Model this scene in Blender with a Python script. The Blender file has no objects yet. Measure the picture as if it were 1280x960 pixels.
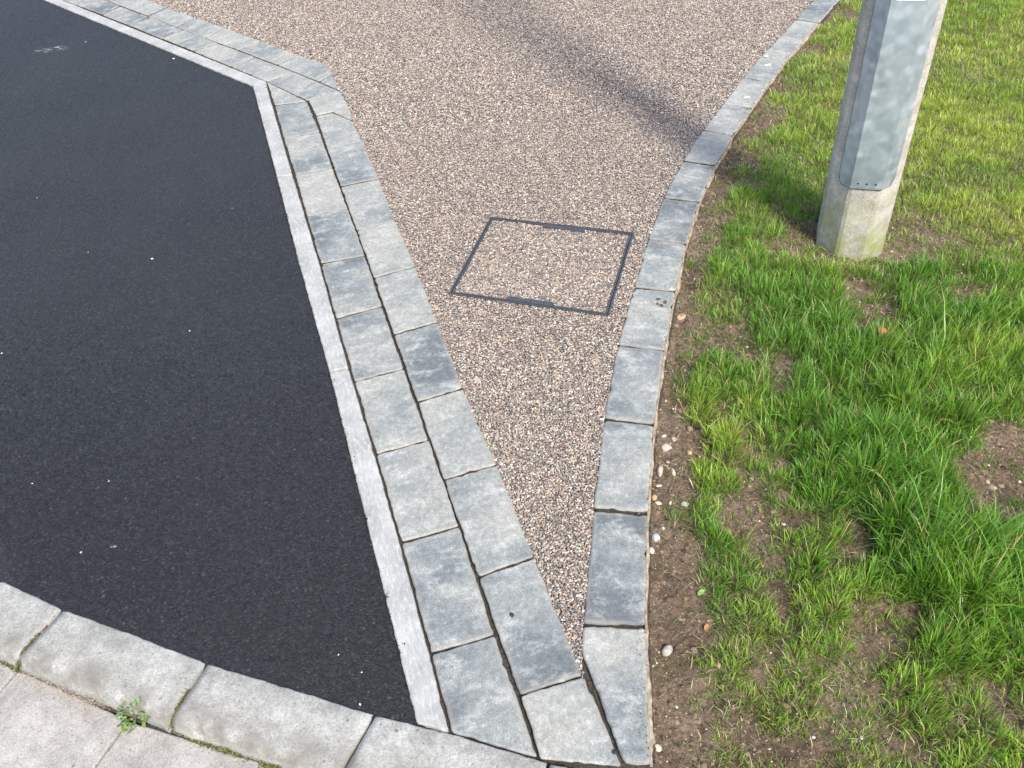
import bpy, math, random
import numpy as np
from mathutils import Matrix, Vector
from mathutils.geometry import tessellate_polygon

# ------------------------------------------------------------------ scene, camera, sky, sun, exposure
S = bpy.context.scene
COL = S.collection
cd = bpy.data.cameras.new('camera'); cam = bpy.data.objects.new('camera', cd); COL.objects.link(cam)
R_, U_, F_ = Vector((0.997947, -0.044172, -0.046371)), Vector((0.064042, 0.688317, 0.722578)), Vector((0.0, 0.724064, -0.689733))
m3 = Matrix((R_, U_, -F_)).transposed()
cam.matrix_world = Matrix.Translation((0, 0, 1.5)) @ m3.to_4x4()
cd.sensor_width = 36.0; cd.lens = 1065.98 / 1280 * 36; cd.clip_start = 0.02; cd.clip_end = 500
S.camera = cam
SUN_AZ = math.atan2(0.405, -0.914); SUN_EL = math.radians(50)
wd = bpy.data.worlds.new('World'); S.world = wd; wd.use_nodes = True
nt = wd.node_tree; nt.nodes.clear()
sky = nt.nodes.new('ShaderNodeTexSky'); sky.sky_type = 'NISHITA'; sky.sun_disc = False
sky.sun_elevation = SUN_EL; sky.sun_rotation = SUN_AZ; sky.air_density = 1.0; sky.dust_density = 2.5; sky.ozone_density = 1.0
bg = nt.nodes.new('ShaderNodeBackground'); bg.inputs['Strength'].default_value = 0.15
wo = nt.nodes.new('ShaderNodeOutputWorld')
nt.links.new(sky.outputs[0], bg.inputs['Color']); nt.links.new(bg.outputs[0], wo.inputs[0])
sl = bpy.data.lights.new('sun', 'SUN'); sl.energy = 2.15; sl.angle = math.radians(7.5); sl.color = (1.0, 0.955, 0.89)
sun = bpy.data.objects.new('sun', sl); COL.objects.link(sun)
sdir = Vector((math.sin(SUN_AZ) * math.cos(SUN_EL), math.cos(SUN_AZ) * math.cos(SUN_EL), math.sin(SUN_EL)))
sun.rotation_euler = sdir.to_track_quat('Z', 'Y').to_euler()
vs = S.view_settings; vs.view_transform = 'Standard'; vs.look = 'None'; vs.gamma = 1; vs.use_curve_mapping = False
vs.exposure = 1.4

# ------------------------------------------------------------------ measured plan of the place (metres, camera above the origin)
NEAR = [[[-0.9426, 3.4991], [-0.7485, 3.2943], [-0.8748, 3.2696]], [[-0.8748, 3.2696], [-0.747, 3.2955], [-0.6626, 3.017], [-0.7961, 2.9882]], [[-0.7961, 2.9882], [-0.6626, 3.017], [-0.5834, 2.7396], [-0.7133, 2.706]], [[-0.7133, 2.706], [-0.5834, 2.7396], [-0.504, 2.465], [-0.6363, 2.4297]], [[-0.6363, 2.4297], [-0.504, 2.465], [-0.4238, 2.1867], [-0.559, 2.1588]], [[-0.559, 2.1588], [-0.4238, 2.1867], [-0.3549, 1.9298], [-0.4833, 1.8866]], [[-0.4833, 1.8866], [-0.3549, 1.9298], [-0.2803, 1.6608], [-0.4075, 1.6222]], [[-0.4075, 1.6222], [-0.2803, 1.6608], [-0.2076, 1.4002], [-0.3329, 1.3632]], [[-0.3329, 1.3632], [-0.2076, 1.4002], [-0.1336, 1.1376], [-0.2599, 1.1019]], [[-0.2599, 1.1019], [-0.1336, 1.1376], [-0.0641, 0.8692], [-0.1897, 0.8392]], [[-0.1897, 0.8392], [-0.0641, 0.8692], [0.0055, 0.6249], [-0.149, 0.6795]], [[-0.7419, 3.2933], [-0.6262, 3.3714], [-0.5812, 3.2561], [-0.5422, 3.0933], [-0.633, 3.1813], [-0.6964, 3.1581]], [[-0.6964, 3.1581], [-0.633, 3.1813], [-0.5422, 3.0933], [-0.4951, 2.9338], [-0.6208, 2.8818]], [[-0.6208, 2.8818], [-0.4951, 2.9338], [-0.4129, 2.6451], [-0.5431, 2.6043]], [[-0.5431, 2.6043], [-0.4129, 2.6451], [-0.3399, 2.3732], [-0.4653, 2.3311]], [[-0.4653, 2.3311], [-0.3399, 2.3732], [-0.2655, 2.114], [-0.3899, 2.0674]], [[-0.3899, 2.0674], [-0.2655, 2.114], [-0.1946, 1.8437], [-0.3153, 1.8003]], [[-0.3153, 1.8003], [-0.1946, 1.8437], [-0.1227, 1.5722], [-0.2413, 1.5314]], [[-0.2413, 1.5314], [-0.1227, 1.5722], [-0.045, 1.307], [-0.1715, 1.2719]], [[-0.1715, 1.2719], [-0.045, 1.307], [0.0255, 1.0462], [-0.0963, 1.0037]], [[-0.0963, 1.0037], [0.0255, 1.0462], [0.1011, 0.7745], [-0.0237, 0.7431]], [[-0.0237, 0.7431], [0.1011, 0.7745], [0.1497, 0.6012], [0.0072, 0.6217]]]
FAR = [[[-0.9426, 3.4991], [-0.8417, 3.5827], [-0.6262, 3.3714], [-0.7436, 3.2936]], [[-1.1334, 3.6843], [-1.0395, 3.7695], [-0.8417, 3.5827], [-0.9412, 3.4989]], [[-1.3382, 3.8798], [-1.2374, 3.9517], [-1.0395, 3.7695], [-1.1334, 3.6843]], [[-1.5218, 4.0496], [-1.4361, 4.1371], [-1.2374, 3.9517], [-1.3382, 3.8798]], [[-1.7127, 4.2324], [-1.6426, 4.3326], [-1.4361, 4.1371], [-1.5218, 4.0496]], [[-1.9139, 4.4187], [-1.8559, 4.5276], [-1.6426, 4.3326], [-1.7127, 4.2324]], [[-2.0975, 4.5809], [-2.074, 4.731], [-1.8559, 4.5276], [-1.9139, 4.4187]], [[-0.7217, 3.4726], [-0.6697, 3.5439], [-0.627, 3.379]], [[-0.9275, 3.6693], [-0.8452, 3.7624], [-0.7394, 3.6637], [-0.6909, 3.6166], [-0.6697, 3.5439], [-0.7217, 3.4726]], [[-1.1342, 3.8631], [-1.0422, 3.9497], [-0.8452, 3.7624], [-0.9275, 3.6693]], [[-1.318, 4.0297], [-1.2478, 4.1431], [-1.0422, 3.9497], [-1.1342, 3.8631]], [[-1.4914, 4.1935], [-1.4317, 4.3102], [-1.2478, 4.1431], [-1.318, 4.0297]], [[-1.6739, 4.3619], [-1.6057, 4.4676], [-1.4317, 4.3102], [-1.4914, 4.1935]], [[-1.8569, 4.5311], [-1.7788, 4.632], [-1.6057, 4.4676], [-1.6739, 4.3619]], [[-2.2903, 4.7602], [-2.2668, 4.9103], [-2.074, 4.731], [-2.0975, 4.5809]], [[-2.4831, 4.9396], [-2.4597, 5.0896], [-2.2668, 4.9103], [-2.2903, 4.7602]], [[-2.676, 5.1189], [-2.6525, 5.269], [-2.4597, 5.0896], [-2.4831, 4.9396]], [[-2.8688, 5.2982], [-2.8453, 5.4483], [-2.6525, 5.269], [-2.676, 5.1189]], [[-3.0616, 5.4775], [-3.0381, 5.6276], [-2.8453, 5.4483], [-2.8688, 5.2982]], [[-3.2544, 5.6569], [-3.2309, 5.8069], [-3.0381, 5.6276], [-3.0616, 5.4775]], [[-2.0376, 4.6981], [-1.9595, 4.799], [-1.7788, 4.632], [-1.8569, 4.5311]], [[-2.2183, 4.8652], [-2.1402, 4.966], [-1.9595, 4.799], [-2.0376, 4.6981]], [[-2.3989, 5.0322], [-2.3208, 5.133], [-2.1402, 4.966], [-2.2183, 4.8652]], [[-2.5796, 5.1992], [-2.5015, 5.3], [-2.3208, 5.133], [-2.3989, 5.0322]], [[-2.7603, 5.3662], [-2.6822, 5.467], [-2.5015, 5.3], [-2.5796, 5.1992]], [[-2.941, 5.5332], [-2.8629, 5.634], [-2.6822, 5.467], [-2.7603, 5.3662]]]
STRIP_ = [[[-0.9973, 3.4672], [-0.9286, 3.4343], [-0.7194, 2.704], [-0.7779, 2.7004]], [[-0.7779, 2.7004], [-0.7194, 2.704], [-0.5601, 2.1577], [-0.4849, 1.8868], [-0.4252, 1.6739], [-0.478, 1.6631], [-0.627, 2.165]], [[-0.478, 1.6631], [-0.4252, 1.6739], [-0.3343, 1.3633], [-0.2612, 1.102], [-0.1908, 0.8392], [-0.1501, 0.6796], [-0.2135, 0.7012], [-0.2909, 0.9829], [-0.3751, 1.2879]], [[-0.9973, 3.4672], [-1.7631, 4.1856], [-1.7113, 4.2144], [-0.9426, 3.4991], [-0.9286, 3.4343]], [[-1.7631, 4.1856], [-2.5289, 4.9039], [-2.48, 4.9296], [-1.7113, 4.2144]], [[-2.5289, 4.9039], [-3.2947, 5.6223], [-3.2487, 5.6449], [-2.48, 4.9296]], [[-3.2947, 5.6223], [-4.0605, 6.3406], [-4.0174, 6.3602], [-3.2487, 5.6449]], [[-4.0605, 6.3406], [-4.8263, 7.059], [-4.7861, 7.0754], [-4.0174, 6.3602]]]
GARDEN = [[[0.1045, 0.8811], [0.233, 0.8684], [0.1999, 0.5999], [0.1499, 0.6031], [0.0969, 0.8267]], [[0.1573, 1.1613], [0.2807, 1.1404], [0.233, 0.8684], [0.1045, 0.8811]], [[0.2136, 1.4313], [0.338, 1.4008], [0.2807, 1.1404], [0.1573, 1.1613]], [[0.2828, 1.6983], [0.4085, 1.6636], [0.338, 1.4008], [0.2136, 1.4313]], [[0.3629, 1.9436], [0.4829, 1.9122], [0.4085, 1.6636], [0.2828, 1.6983]], [[0.4416, 2.1821], [0.5567, 2.1416], [0.4829, 1.9122], [0.3629, 1.9436]], [[0.5283, 2.4106], [0.6453, 2.3692], [0.5567, 2.1416], [0.4416, 2.1821]], [[0.6343, 2.6371], [0.7443, 2.5907], [0.6453, 2.3692], [0.5283, 2.4106]], [[0.7464, 2.8458], [0.8511, 2.7919], [0.7443, 2.5907], [0.6343, 2.6371]], [[0.8646, 3.0432], [0.9703, 2.9935], [0.8511, 2.7919], [0.7464, 2.8458]], [[0.9924, 3.2586], [1.0908, 3.1975], [0.9703, 2.9935], [0.8646, 3.0432]], [[1.1045, 3.435], [1.2159, 3.3985], [1.0908, 3.1975], [0.9924, 3.2586]], [[1.2399, 3.629], [1.3394, 3.5829], [1.2159, 3.3985], [1.1045, 3.435]], [[1.3581, 3.8079], [1.4541, 3.7489], [1.3394, 3.5829], [1.2399, 3.629]], [[1.485, 3.9943], [1.5809, 3.9353], [1.4541, 3.7489], [1.3581, 3.8079]], [[1.6118, 4.1808], [1.7078, 4.1218], [1.5809, 3.9353], [1.485, 3.9943]], [[1.7386, 4.3672], [1.8346, 4.3082], [1.7078, 4.1218], [1.6118, 4.1808]], [[1.8655, 4.5537], [1.9614, 4.4946], [1.8346, 4.3082], [1.7386, 4.3672]], [[1.9923, 4.7401], [2.0883, 4.6811], [1.9614, 4.4946], [1.8655, 4.5537]], [[2.1191, 4.9266], [2.2151, 4.8675], [2.0883, 4.6811], [1.9923, 4.7401]], [[2.246, 5.113], [2.3419, 5.054], [2.2151, 4.8675], [2.1191, 4.9266]], [[2.3728, 5.2994], [2.4687, 5.2404], [2.3419, 5.054], [2.246, 5.113]]]
KEDGE_R = [[0.1999, 0.5999], [0.233, 0.8684], [0.2807, 1.1404], [0.338, 1.4008], [0.4085, 1.6636], [0.4829, 1.9122], [0.5567, 2.1416], [0.6453, 2.3692], [0.7443, 2.5907], [0.8511, 2.7919], [0.9703, 2.9935], [1.0908, 3.1975], [1.2159, 3.3985], [1.3394, 3.5829], [1.4541, 3.7489]]
KEDGE_L = [[0.0969, 0.8267], [0.1045, 0.8811], [0.1573, 1.1613], [0.2136, 1.4313], [0.2828, 1.6983], [0.3629, 1.9436], [0.4416, 2.1821], [0.5283, 2.4106], [0.6343, 2.6371], [0.7464, 2.8458], [0.8646, 3.0432], [0.9924, 3.2586], [1.1045, 3.435], [1.2399, 3.629], [1.3581, 3.8079]]
L3 = [[0.1011, 0.7745], [0.0255, 1.0462], [-0.045, 1.307], [-0.1227, 1.5722], [-0.1946, 1.8437], [-0.2655, 2.114], [-0.3399, 2.3732], [-0.4129, 2.6451], [-0.4951, 2.9338], [-0.5422, 3.0933], [-0.5812, 3.2561], [-0.6262, 3.3714], [-0.6909, 3.6166], [-0.8452, 3.7624], [-1.0422, 3.9497], [-1.2478, 4.1431], [-1.4317, 4.3102], [-1.6057, 4.4676], [-1.7788, 4.632]]
L0 = [[-0.2135, 0.7012], [-0.2909, 0.9829], [-0.3751, 1.2879], [-0.478, 1.6631], [-0.627, 2.165], [-0.8164, 2.8264], [-0.9973, 3.4672], [-1.7266, 4.1514], [-2.456, 4.8355], [-3.1853, 5.5197], [-3.9147, 6.2038], [-4.7899, 7.0248]]
MH = [[-0.0342, 2.3549], [0.4069, 2.2141], [0.2782, 1.8179], [-0.1657, 1.9652]]
KFRONT = [[-1.1121, 1.0732], [-0.9503, 0.99], [-0.7935, 0.9241], [-0.6232, 0.8477], [-0.4412, 0.7806], [-0.2896, 0.7226], [-0.1501, 0.6794], [0.0216, 0.6161]]
KJOINT = [[[-0.9503, 0.99], [-1.0153, 0.8751]], [[-0.6232, 0.8477], [-0.673, 0.7326]], [[-0.2896, 0.7226], [-0.3311, 0.6429]]]
KBACK = [[-1.0532, 0.8897], [-1.0158, 0.8752], [-0.8775, 0.816], [-0.8066, 0.7856], [-0.7037, 0.7416], [-0.6231, 0.7093], [-0.5343, 0.6758]]
KARRIS = [[-1.0498, 0.9093], [-0.9848, 0.884], [-0.7598, 0.7962], [-0.5956, 0.7236]]
SLAB = [[[-0.765, 0.748], [-0.8082, 0.6725]], [[-1.0152, 0.8711], [-1.0336, 0.8373]]]
ANCHORS = [[0.4887, 1.9847, 0.0, 0.01, 0.0], [0.5336, 1.9994, 0.18, 0.02, 0.2], [0.6209, 1.9706, 0.88, 0.04, 0.2], [0.7115, 1.9609, 0.8, 0.045, 0.1], [0.818, 1.9689, 0.8, 0.045, 0.1], [0.9191, 1.958, 0.8, 0.045, 0.1], [1.0057, 1.8732, 0.18, 0.02, 0.2], [1.1127, 1.9181, 0.8, 0.05, 0.1], [1.2223, 1.9064, 0.8, 0.05, 0.1], [1.3017, 1.8531, 0.48, 0.025, 0.4], [1.4178, 1.8855, 0.8, 0.045, 0.3], [0.4625, 1.8037, 0.0, 0.01, 0.0], [0.5235, 1.8326, 0.18, 0.015, 0.2], [0.5819, 1.8445, 0.68, 0.03, 0.3], [0.5935, 1.7293, 0.18, 0.015, 0.2], [0.6887, 1.7809, 0.8, 0.055, 0.1], [0.7953, 1.7701, 0.9, 0.06, 0.0], [0.8959, 1.7429, 0.9, 0.06, 0.0], [0.9693, 1.7801, 0.28, 0.025, 0.2], [0.9771, 1.6847, 0.88, 0.045, 0.0], [1.09, 1.7403, 0.9, 0.06, 0.0], [1.2147, 1.7277, 0.9, 0.06, 0.1], [1.3384, 1.7152, 0.8, 0.055, 0.2], [0.4182, 1.6429, 0.0, 0.01, 0.0], [0.4739, 1.6375, 0.0, 0.012, 0.2], [0.5289, 1.6013, 0.8, 0.045, 0.2], [0.5926, 1.565, 0.8, 0.05, 0.2], [0.6685, 1.5578, 0.18, 0.015, 0.1], [0.7337, 1.5221, 0.8, 0.055, 0.0], [0.8218, 1.5139, 0.8, 0.06, 0.0], [0.9398, 1.5623, 0.9, 0.065, 0.0], [1.0271, 1.5241, 0.9, 0.065, 0.0], [1.1559, 1.5418, 0.9, 0.06, 0.1], [1.2495, 1.5032, 0.8, 0.055, 0.1], [0.3801, 1.497, 0.0, 0.01, 0.0], [0.4298, 1.4643, 0.18, 0.012, 0.3], [0.4979, 1.4863, 0.8, 0.045, 0.2], [0.559, 1.4666, 0.88, 0.04, 0.2], [0.6519, 1.4443, 0.48, 0.035, 0.0], [0.738, 1.4365, 0.78, 0.05, 0.0], [0.8524, 1.3989, 0.58, 0.035, 0.1], [0.9465, 1.4177, 0.9, 0.06, 0.0], [1.0243, 1.3702, 0.9, 0.06, 0.0], [1.1278, 1.3877, 0.88, 0.045, 0.0], [1.2172, 1.3932, 0.78, 0.04, 0.0], [0.353, 1.3637, 0.0, 0.01, 0.0], [0.4162, 1.3453, 0.0, 0.01, 0.3], [0.4842, 1.3523, 0.88, 0.045, 0.3], [0.5432, 1.3216, 0.58, 0.03, 0.4], [0.6211, 1.3663, 0.68, 0.04, 0.0], [0.6717, 1.3105, 0.78, 0.045, 0.0], [0.7459, 1.2792, 0.9, 0.07, 0.0], [0.8358, 1.2715, 0.9, 0.07, 0.0], [0.9252, 1.2639, 0.9, 0.065, 0.0], [1.0064, 1.2817, 0.68, 0.04, 0.0], [1.0255, 1.2191, 0.0, 0.01, 0.0], [1.1312, 1.2709, 0.0, 0.015, 0.0], [1.1333, 1.1982, 0.0, 0.015, 0.0], [0.3149, 1.1964, 0.0, 0.01, 0.0], [0.3634, 1.2155, 0.0, 0.01, 0.2], [0.4162, 1.1655, 0.8, 0.055, 0.1], [0.47, 1.2067, 0.78, 0.04, 0.3], [0.5142, 1.2031, 0.0, 0.015, 0.2], [0.5847, 1.1973, 0.48, 0.025, 0.3], [0.667, 1.2021, 0.78, 0.05, 0.1], [0.7188, 1.141, 0.8, 0.065, 0.0], [0.8043, 1.1341, 1.0, 0.085, 0.0], [0.8892, 1.1272, 0.9, 0.08, 0.0], [0.9646, 1.0992, 0.58, 0.04, 0.0], [1.0509, 1.1363, 0.0, 0.01, 0.0], [1.0779, 1.0901, 0.28, 0.02, 0.0], [0.2845, 1.0477, 0.0, 0.01, 0.0], [0.3313, 1.0441, 0.0, 0.01, 0.2], [0.3939, 1.0598, 0.8, 0.05, 0.1], [0.4597, 1.0859, 0.28, 0.025, 0.2], [0.5268, 1.1126, 0.0, 0.012, 0.2], [0.5834, 1.0974, 0.18, 0.015, 0.2], [0.633, 1.0618, 0.8, 0.055, 0.2], [0.6912, 1.0677, 0.28, 0.03, 0.0], [0.7503, 1.0321, 1.0, 0.085, 0.0], [0.8244, 1.0061, 1.0, 0.09, 0.0], [0.9129, 0.9795, 0.9, 0.08, 0.0], [1.0174, 0.9913, 0.8, 0.07, 0.0], [0.2651, 0.9514, 0.0, 0.01, 0.0], [0.3133, 0.9478, 0.0, 0.01, 0.2], [0.3794, 0.9523, 0.83, 0.03, 0.2], [0.4412, 0.9383, 0.83, 0.03, 0.2], [0.5041, 0.943, 0.43, 0.02, 0.2], [0.5656, 0.9479, 1.0, 0.04, 0.2], [0.6233, 0.9248, 1.0, 0.04, 0.1], [0.7004, 0.9378, 1.0, 0.07, 0.0], [0.7722, 0.9138, 1.0, 0.09, 0.0], [0.8579, 0.8892, 1.0, 0.085, 0.0], [0.95, 0.8824, 0.9, 0.075, 0.0], [0.2533, 0.8617, 0.0, 0.01, 0.0], [0.3121, 0.8575, 0.0, 0.01, 0.2], [0.3756, 0.8617, 0.83, 0.025, 0.2], [0.4428, 0.8482, 0.73, 0.025, 0.3], [0.4887, 0.845, 0.43, 0.018, 0.2], [0.5472, 0.8582, 1.0, 0.04, 0.2], [0.6029, 0.8368, 0.93, 0.035, 0.2], [0.6816, 0.8398, 0.33, 0.012, 0.2], [0.7313, 0.8277, 0.28, 0.02, 0.2], [0.7989, 0.8229, 0.8, 0.06, 0.0], [0.8811, 0.8001, 0.9, 0.07, 0.0], [0.9328, 0.7964, 0.8, 0.06, 0.0], [0.2438, 0.7785, 0.0, 0.01, 0.0], [0.3051, 0.7824, 0.0, 0.01, 0.2], [0.3555, 0.7708, 0.83, 0.024, 0.3], [0.4168, 0.7747, 0.63, 0.02, 0.3], [0.4856, 0.778, 0.83, 0.024, 0.1], [0.5522, 0.7734, 0.83, 0.024, 0.2], [0.6259, 0.7683, 0.73, 0.02, 0.3], [0.6831, 0.7807, 0.18, 0.012, 0.2], [0.7285, 0.7612, 0.68, 0.035, 0.1], [0.7948, 0.7406, 0.8, 0.045, 0.1], [0.8812, 0.7347, 0.88, 0.045, 0.1], [0.2307, 0.7013, 0.0, 0.01, 0.0], [0.2883, 0.6975, 0.0, 0.01, 0.3], [0.3457, 0.6937, 0.63, 0.018, 0.3], [0.412, 0.6968, 0.73, 0.022, 0.3], [0.4834, 0.6921, 0.83, 0.024, 0.2], [0.5522, 0.68, 0.63, 0.018, 0.2], [0.6157, 0.6758, 0.63, 0.018, 0.3], [0.6818, 0.6789, 0.78, 0.034, 0.3], [0.7491, 0.667, 0.78, 0.036, 0.3], [0.8225, 0.6547, 0.48, 0.025, 0.2], [0.8743, 0.6587, 0.68, 0.03, 0.2], [0.2242, 0.6219, 0.0, 0.01, 0.0], [0.2811, 0.6253, 0.0, 0.01, 0.2], [0.3281, 0.6153, 0.33, 0.014, 0.3], [0.3919, 0.6182, 0.33, 0.014, 0.2], [0.4628, 0.6207, 0.33, 0.014, 0.2], [0.5294, 0.6094, 0.43, 0.015, 0.3], [0.5933, 0.6123, 0.73, 0.022, 0.4], [0.6521, 0.6016, 0.78, 0.034, 0.4], [0.7305, 0.5896, 0.78, 0.036, 0.3], [0.8111, 0.5845, 0.78, 0.036, 0.3], [0.593, 2.1786, 0.0, 0.01, 0.2], [0.6411, 2.1731, 0.28, 0.015, 0.3], [0.7131, 2.165, 0.88, 0.038, 0.1], [0.802, 2.1766, 0.78, 0.034, 0.1], [0.8738, 2.1254, 0.28, 0.015, 0.2], [0.914, 2.0176, 0.48, 0.022, 0.2], [1.005, 2.0077, 0.48, 0.022, 0.2], [1.1392, 2.0538, 0.18, 0.015, 0.3], [1.254, 2.1038, 0.28, 0.015, 0.3], [1.3294, 2.0533, 0.58, 0.022, 0.4], [1.4427, 2.0406, 0.68, 0.025, 0.5], [1.503, 1.9931, 0.68, 0.025, 0.5], [0.6667, 2.3524, 0.0, 0.01, 0.2], [0.7118, 2.3233, 0.48, 0.02, 0.3], [0.7797, 2.339, 0.88, 0.036, 0.1], [0.8732, 2.3518, 0.78, 0.034, 0.1], [0.9539, 2.3183, 0.78, 0.03, 0.2], [1.2474, 2.2142, 0.28, 0.015, 0.4], [1.3691, 2.2689, 0.78, 0.026, 0.5], [1.4892, 2.2547, 0.88, 0.028, 0.6], [1.6083, 2.2405, 0.8, 0.028, 0.6], [0.7741, 2.5405, 0.0, 0.01, 0.3], [0.8243, 2.5237, 0.58, 0.02, 0.1], [0.9121, 2.5497, 0.78, 0.028, 0.2], [1.017, 2.5365, 0.78, 0.028, 0.3], [1.3691, 2.466, 0.78, 0.026, 0.5], [1.5164, 2.4999, 0.8, 0.028, 0.5], [1.6685, 2.4806, 0.8, 0.028, 0.6], [0.8381, 2.6974, 0.0, 0.01, 0.3], [0.9204, 2.7445, 0.48, 0.018, 0.3], [1.0107, 2.7621, 0.88, 0.028, 0.4], [1.1156, 2.7779, 0.88, 0.028, 0.4], [1.5474, 2.7801, 0.8, 0.028, 0.6], [1.7082, 2.8197, 0.8, 0.028, 0.6], [1.8581, 2.799, 0.8, 0.028, 0.5], [0.9289, 2.8954, 0.0, 0.01, 0.3], [1.0019, 2.9493, 0.28, 0.015, 0.4], [1.1148, 3.0325, 0.88, 0.028, 0.5], [1.2516, 3.0813, 0.8, 0.028, 0.5], [1.7568, 3.149, 0.8, 0.028, 0.6], [1.9355, 3.2712, 0.88, 0.026, 0.8], [2.0519, 3.178, 0.8, 0.028, 0.5], [1.1162, 3.2076, 0.18, 0.012, 0.3], [1.197, 3.2695, 0.78, 0.026, 0.5], [1.3535, 3.3607, 0.8, 0.028, 0.5], [1.9404, 3.5129, 0.8, 0.028, 0.6], [2.1655, 3.5623, 0.8, 0.028, 0.5], [1.3207, 3.5278, 0.18, 0.012, 0.3], [1.4101, 3.5986, 0.88, 0.026, 0.6], [1.5515, 3.6633, 0.8, 0.028, 0.6], [2.1696, 3.887, 0.8, 0.028, 0.5], [2.3706, 3.8518, 0.8, 0.028, 0.5], [1.5727, 3.8924, 0.18, 0.012, 0.4], [1.6631, 3.9457, 0.88, 0.026, 0.7]]
PEBBLES = [[0.3531, 1.338, 0.0223, "pink", "largest pale pink pebble on the soil beside the grey edging"], [0.3761, 1.3578, 0.015, "rose", "small rose pebble just above the largest pale pink pebble"], [0.354, 1.3727, 0.0113, "white", "tiny white pebble nearest above the largest pale pink pebble"], [0.4055, 1.3153, 0.0129, "orange", "light orange pebble on the soil close to the grass edge"], [0.3275, 1.2647, 0.0217, "pink", "elongated pink pebble lying close to the edging block"], [0.3493, 1.2921, 0.011, "rose", "small rose pebble between two larger pink pebbles"], [0.3556, 1.2583, 0.0162, "cream", "cream pebble right of the elongated pink pebble"], [0.3175, 1.2252, 0.0107, "white", "small round white pebble below the elongated pink pebble"], [0.3009, 1.1908, 0.0141, "orange", "orange pebble touching the edging block side"], [0.3071, 1.1744, 0.014, "cream", "round cream pebble just below the orange pebble at the edging"], [0.3334, 1.1723, 0.0105, "cream", "smaller cream pebble right of the pair beside the edging"], [0.3642, 1.1664, 0.0192, "sage", "greenish grey pebble at the foot of a grass clump"], [0.4176, 1.3881, 0.017, "brown", "dull brown stone half sunk in the soil near the grass"], [0.4501, 1.38, 0.0113, "grey", "small grey pebble under the grass fringe"], [0.2725, 1.0498, 0.0167, "white", "round bright white pebble touching the edging block"], [0.2867, 1.0838, 0.0203, "shard", "sharp grey and white stone shard on the soil strip"], [0.3067, 1.1042, 0.0102, "white", "small white pebble above the grey stone shard"], [0.265, 0.821, 0.0212, "grey", "largest round grey pebble on the soil near the bottom block"], [0.3166, 0.8208, 0.0136, "brown", "brown pebble right of the largest round grey pebble"], [0.3383, 0.8147, 0.0075, "grey", "tiny grey pebble at the grass edge beside the brown pebble"], [0.2161, 0.6392, 0.0153, "cream", "egg shaped cream pebble at the foot of the bottom edging block"], [0.3557, 0.7823, 0.0133, "rose", "pinkish pebble lying in the thin grass"], [0.4943, 0.6411, 0.0055, "white", "tiny white pebble on bare soil at the photo bottom, left one"], [0.5721, 0.6289, 0.0069, "white", "tiny white pebble on bare soil at the photo bottom, right one"], [0.5647, 1.0966, 0.0101, "pink", "pink pebble in the bare soil patch amid the grass, upper one"], [0.5331, 1.0624, 0.0083, "rose", "rose pebble in the bare soil patch amid the grass, lower one"], [1.0496, 1.1678, 0.0153, "brown", "brown pebble in the bare patch near the right photo edge"], [1.0458, 1.181, 0.0103, "cream", "cream pebble in the bare patch near the right photo edge"], [0.48, 1.8178, 0.0282, "tan", "flat tan stone with a dark pit beside the upper edging"], [-0.0295, 0.9085, 0.0095, "dark", "small dark oval pebble lying on a grey paving block"], [0.1371, 0.6267, 0.0083, "dark", "small dark lump in the joint at the bottom paving blocks"]]
CHIPS = [[-1.0959, 2.246, 0.013], [-0.8933, 1.8763, 0.0081], [-1.4042, 1.8308, 0.0093], [-1.4094, 3.8099, 0.0169], [-1.3146, 2.3049, 0.0053], [-1.6071, 2.6656, 0.0059], [-1.1418, 1.3419, 0.0059], [-0.9584, 1.3339, 0.0058], [-0.3686, 0.8491, 0.0063], [-0.3203, 0.8093, 0.0061], [-0.3179, 0.7458, 0.0075], [-0.9594, 1.133, 0.009], [-1.8859, 4.0746, 0.01], [-0.8978, 2.5142, 0.0055], [-0.747, 2.1949, 0.0063], [-0.9267, 2.4589, 0.0055], [-1.1427, 2.0215, 0.0049], [-1.1877, 2.4749, 0.0069], [-1.5329, 2.2639, 0.0066], [-0.8659, 1.711, 0.0044]]
SCUFF = [[-2.038, 4.0062], [-2.0134, 4.0206], [-1.9781, 4.015], [-0.8943, 1.1427], [-0.7772, 1.1294]]
CRUMB_ = [[0.4253, 1.8777, 0.0133], [0.4416, 1.8615, 0.0133], [0.4293, 1.8484, 0.0121], [0.4119, 1.8646, 0.0111], [0.4195, 1.8566, 0.0088]]
CRUMBSPOT = [[0.3925, 2.002]]
DROP = [[1.1184, 3.3459, 0.0253], [0.9657, 3.073, 0.0209], [1.1339, 3.4304, 0.0161]]
RED = [0.9715, 1.6663]
OLEAF_P = [0.3437, 0.8541]
GLEAF_P = [0.3456, 0.9329]
TWIG = [[0.3858, 1.2306], [0.3919, 1.2067]]
WEED = [-0.7434, 0.7611]
WEED2 = [-0.9747, 0.9495]
MOSS = [[[-0.9803, 0.9379], [-1.0118, 0.8717], 1], [[-0.648, 0.7982], [-0.6706, 0.7306], 1], [[-0.6702, 0.7333], [-0.6298, 0.7127], 0.7], [[-0.6294, 0.7111], [-0.5343, 0.6758], 1], [[-0.5343, 0.6758], [-0.4573, 0.6467], 1.3], [[-1.0567, 0.8986], [-1.0126, 0.8749], 1]]
SAND_ = [[-1.0064, 0.8711], [-0.94, 0.8398], [-0.8753, 0.8094], [-0.8124, 0.7797]]
STALKS = [[1.0218, 2.2928], [1.0034, 2.2578], [1.0415, 2.3235], [0.9761, 2.1932]]
TUFTPOST = [[0.9333, 2.1326], [0.9345, 2.057], [1.1084, 2.0377]]

rng = np.random.default_rng(7)
random.seed(7)

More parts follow.
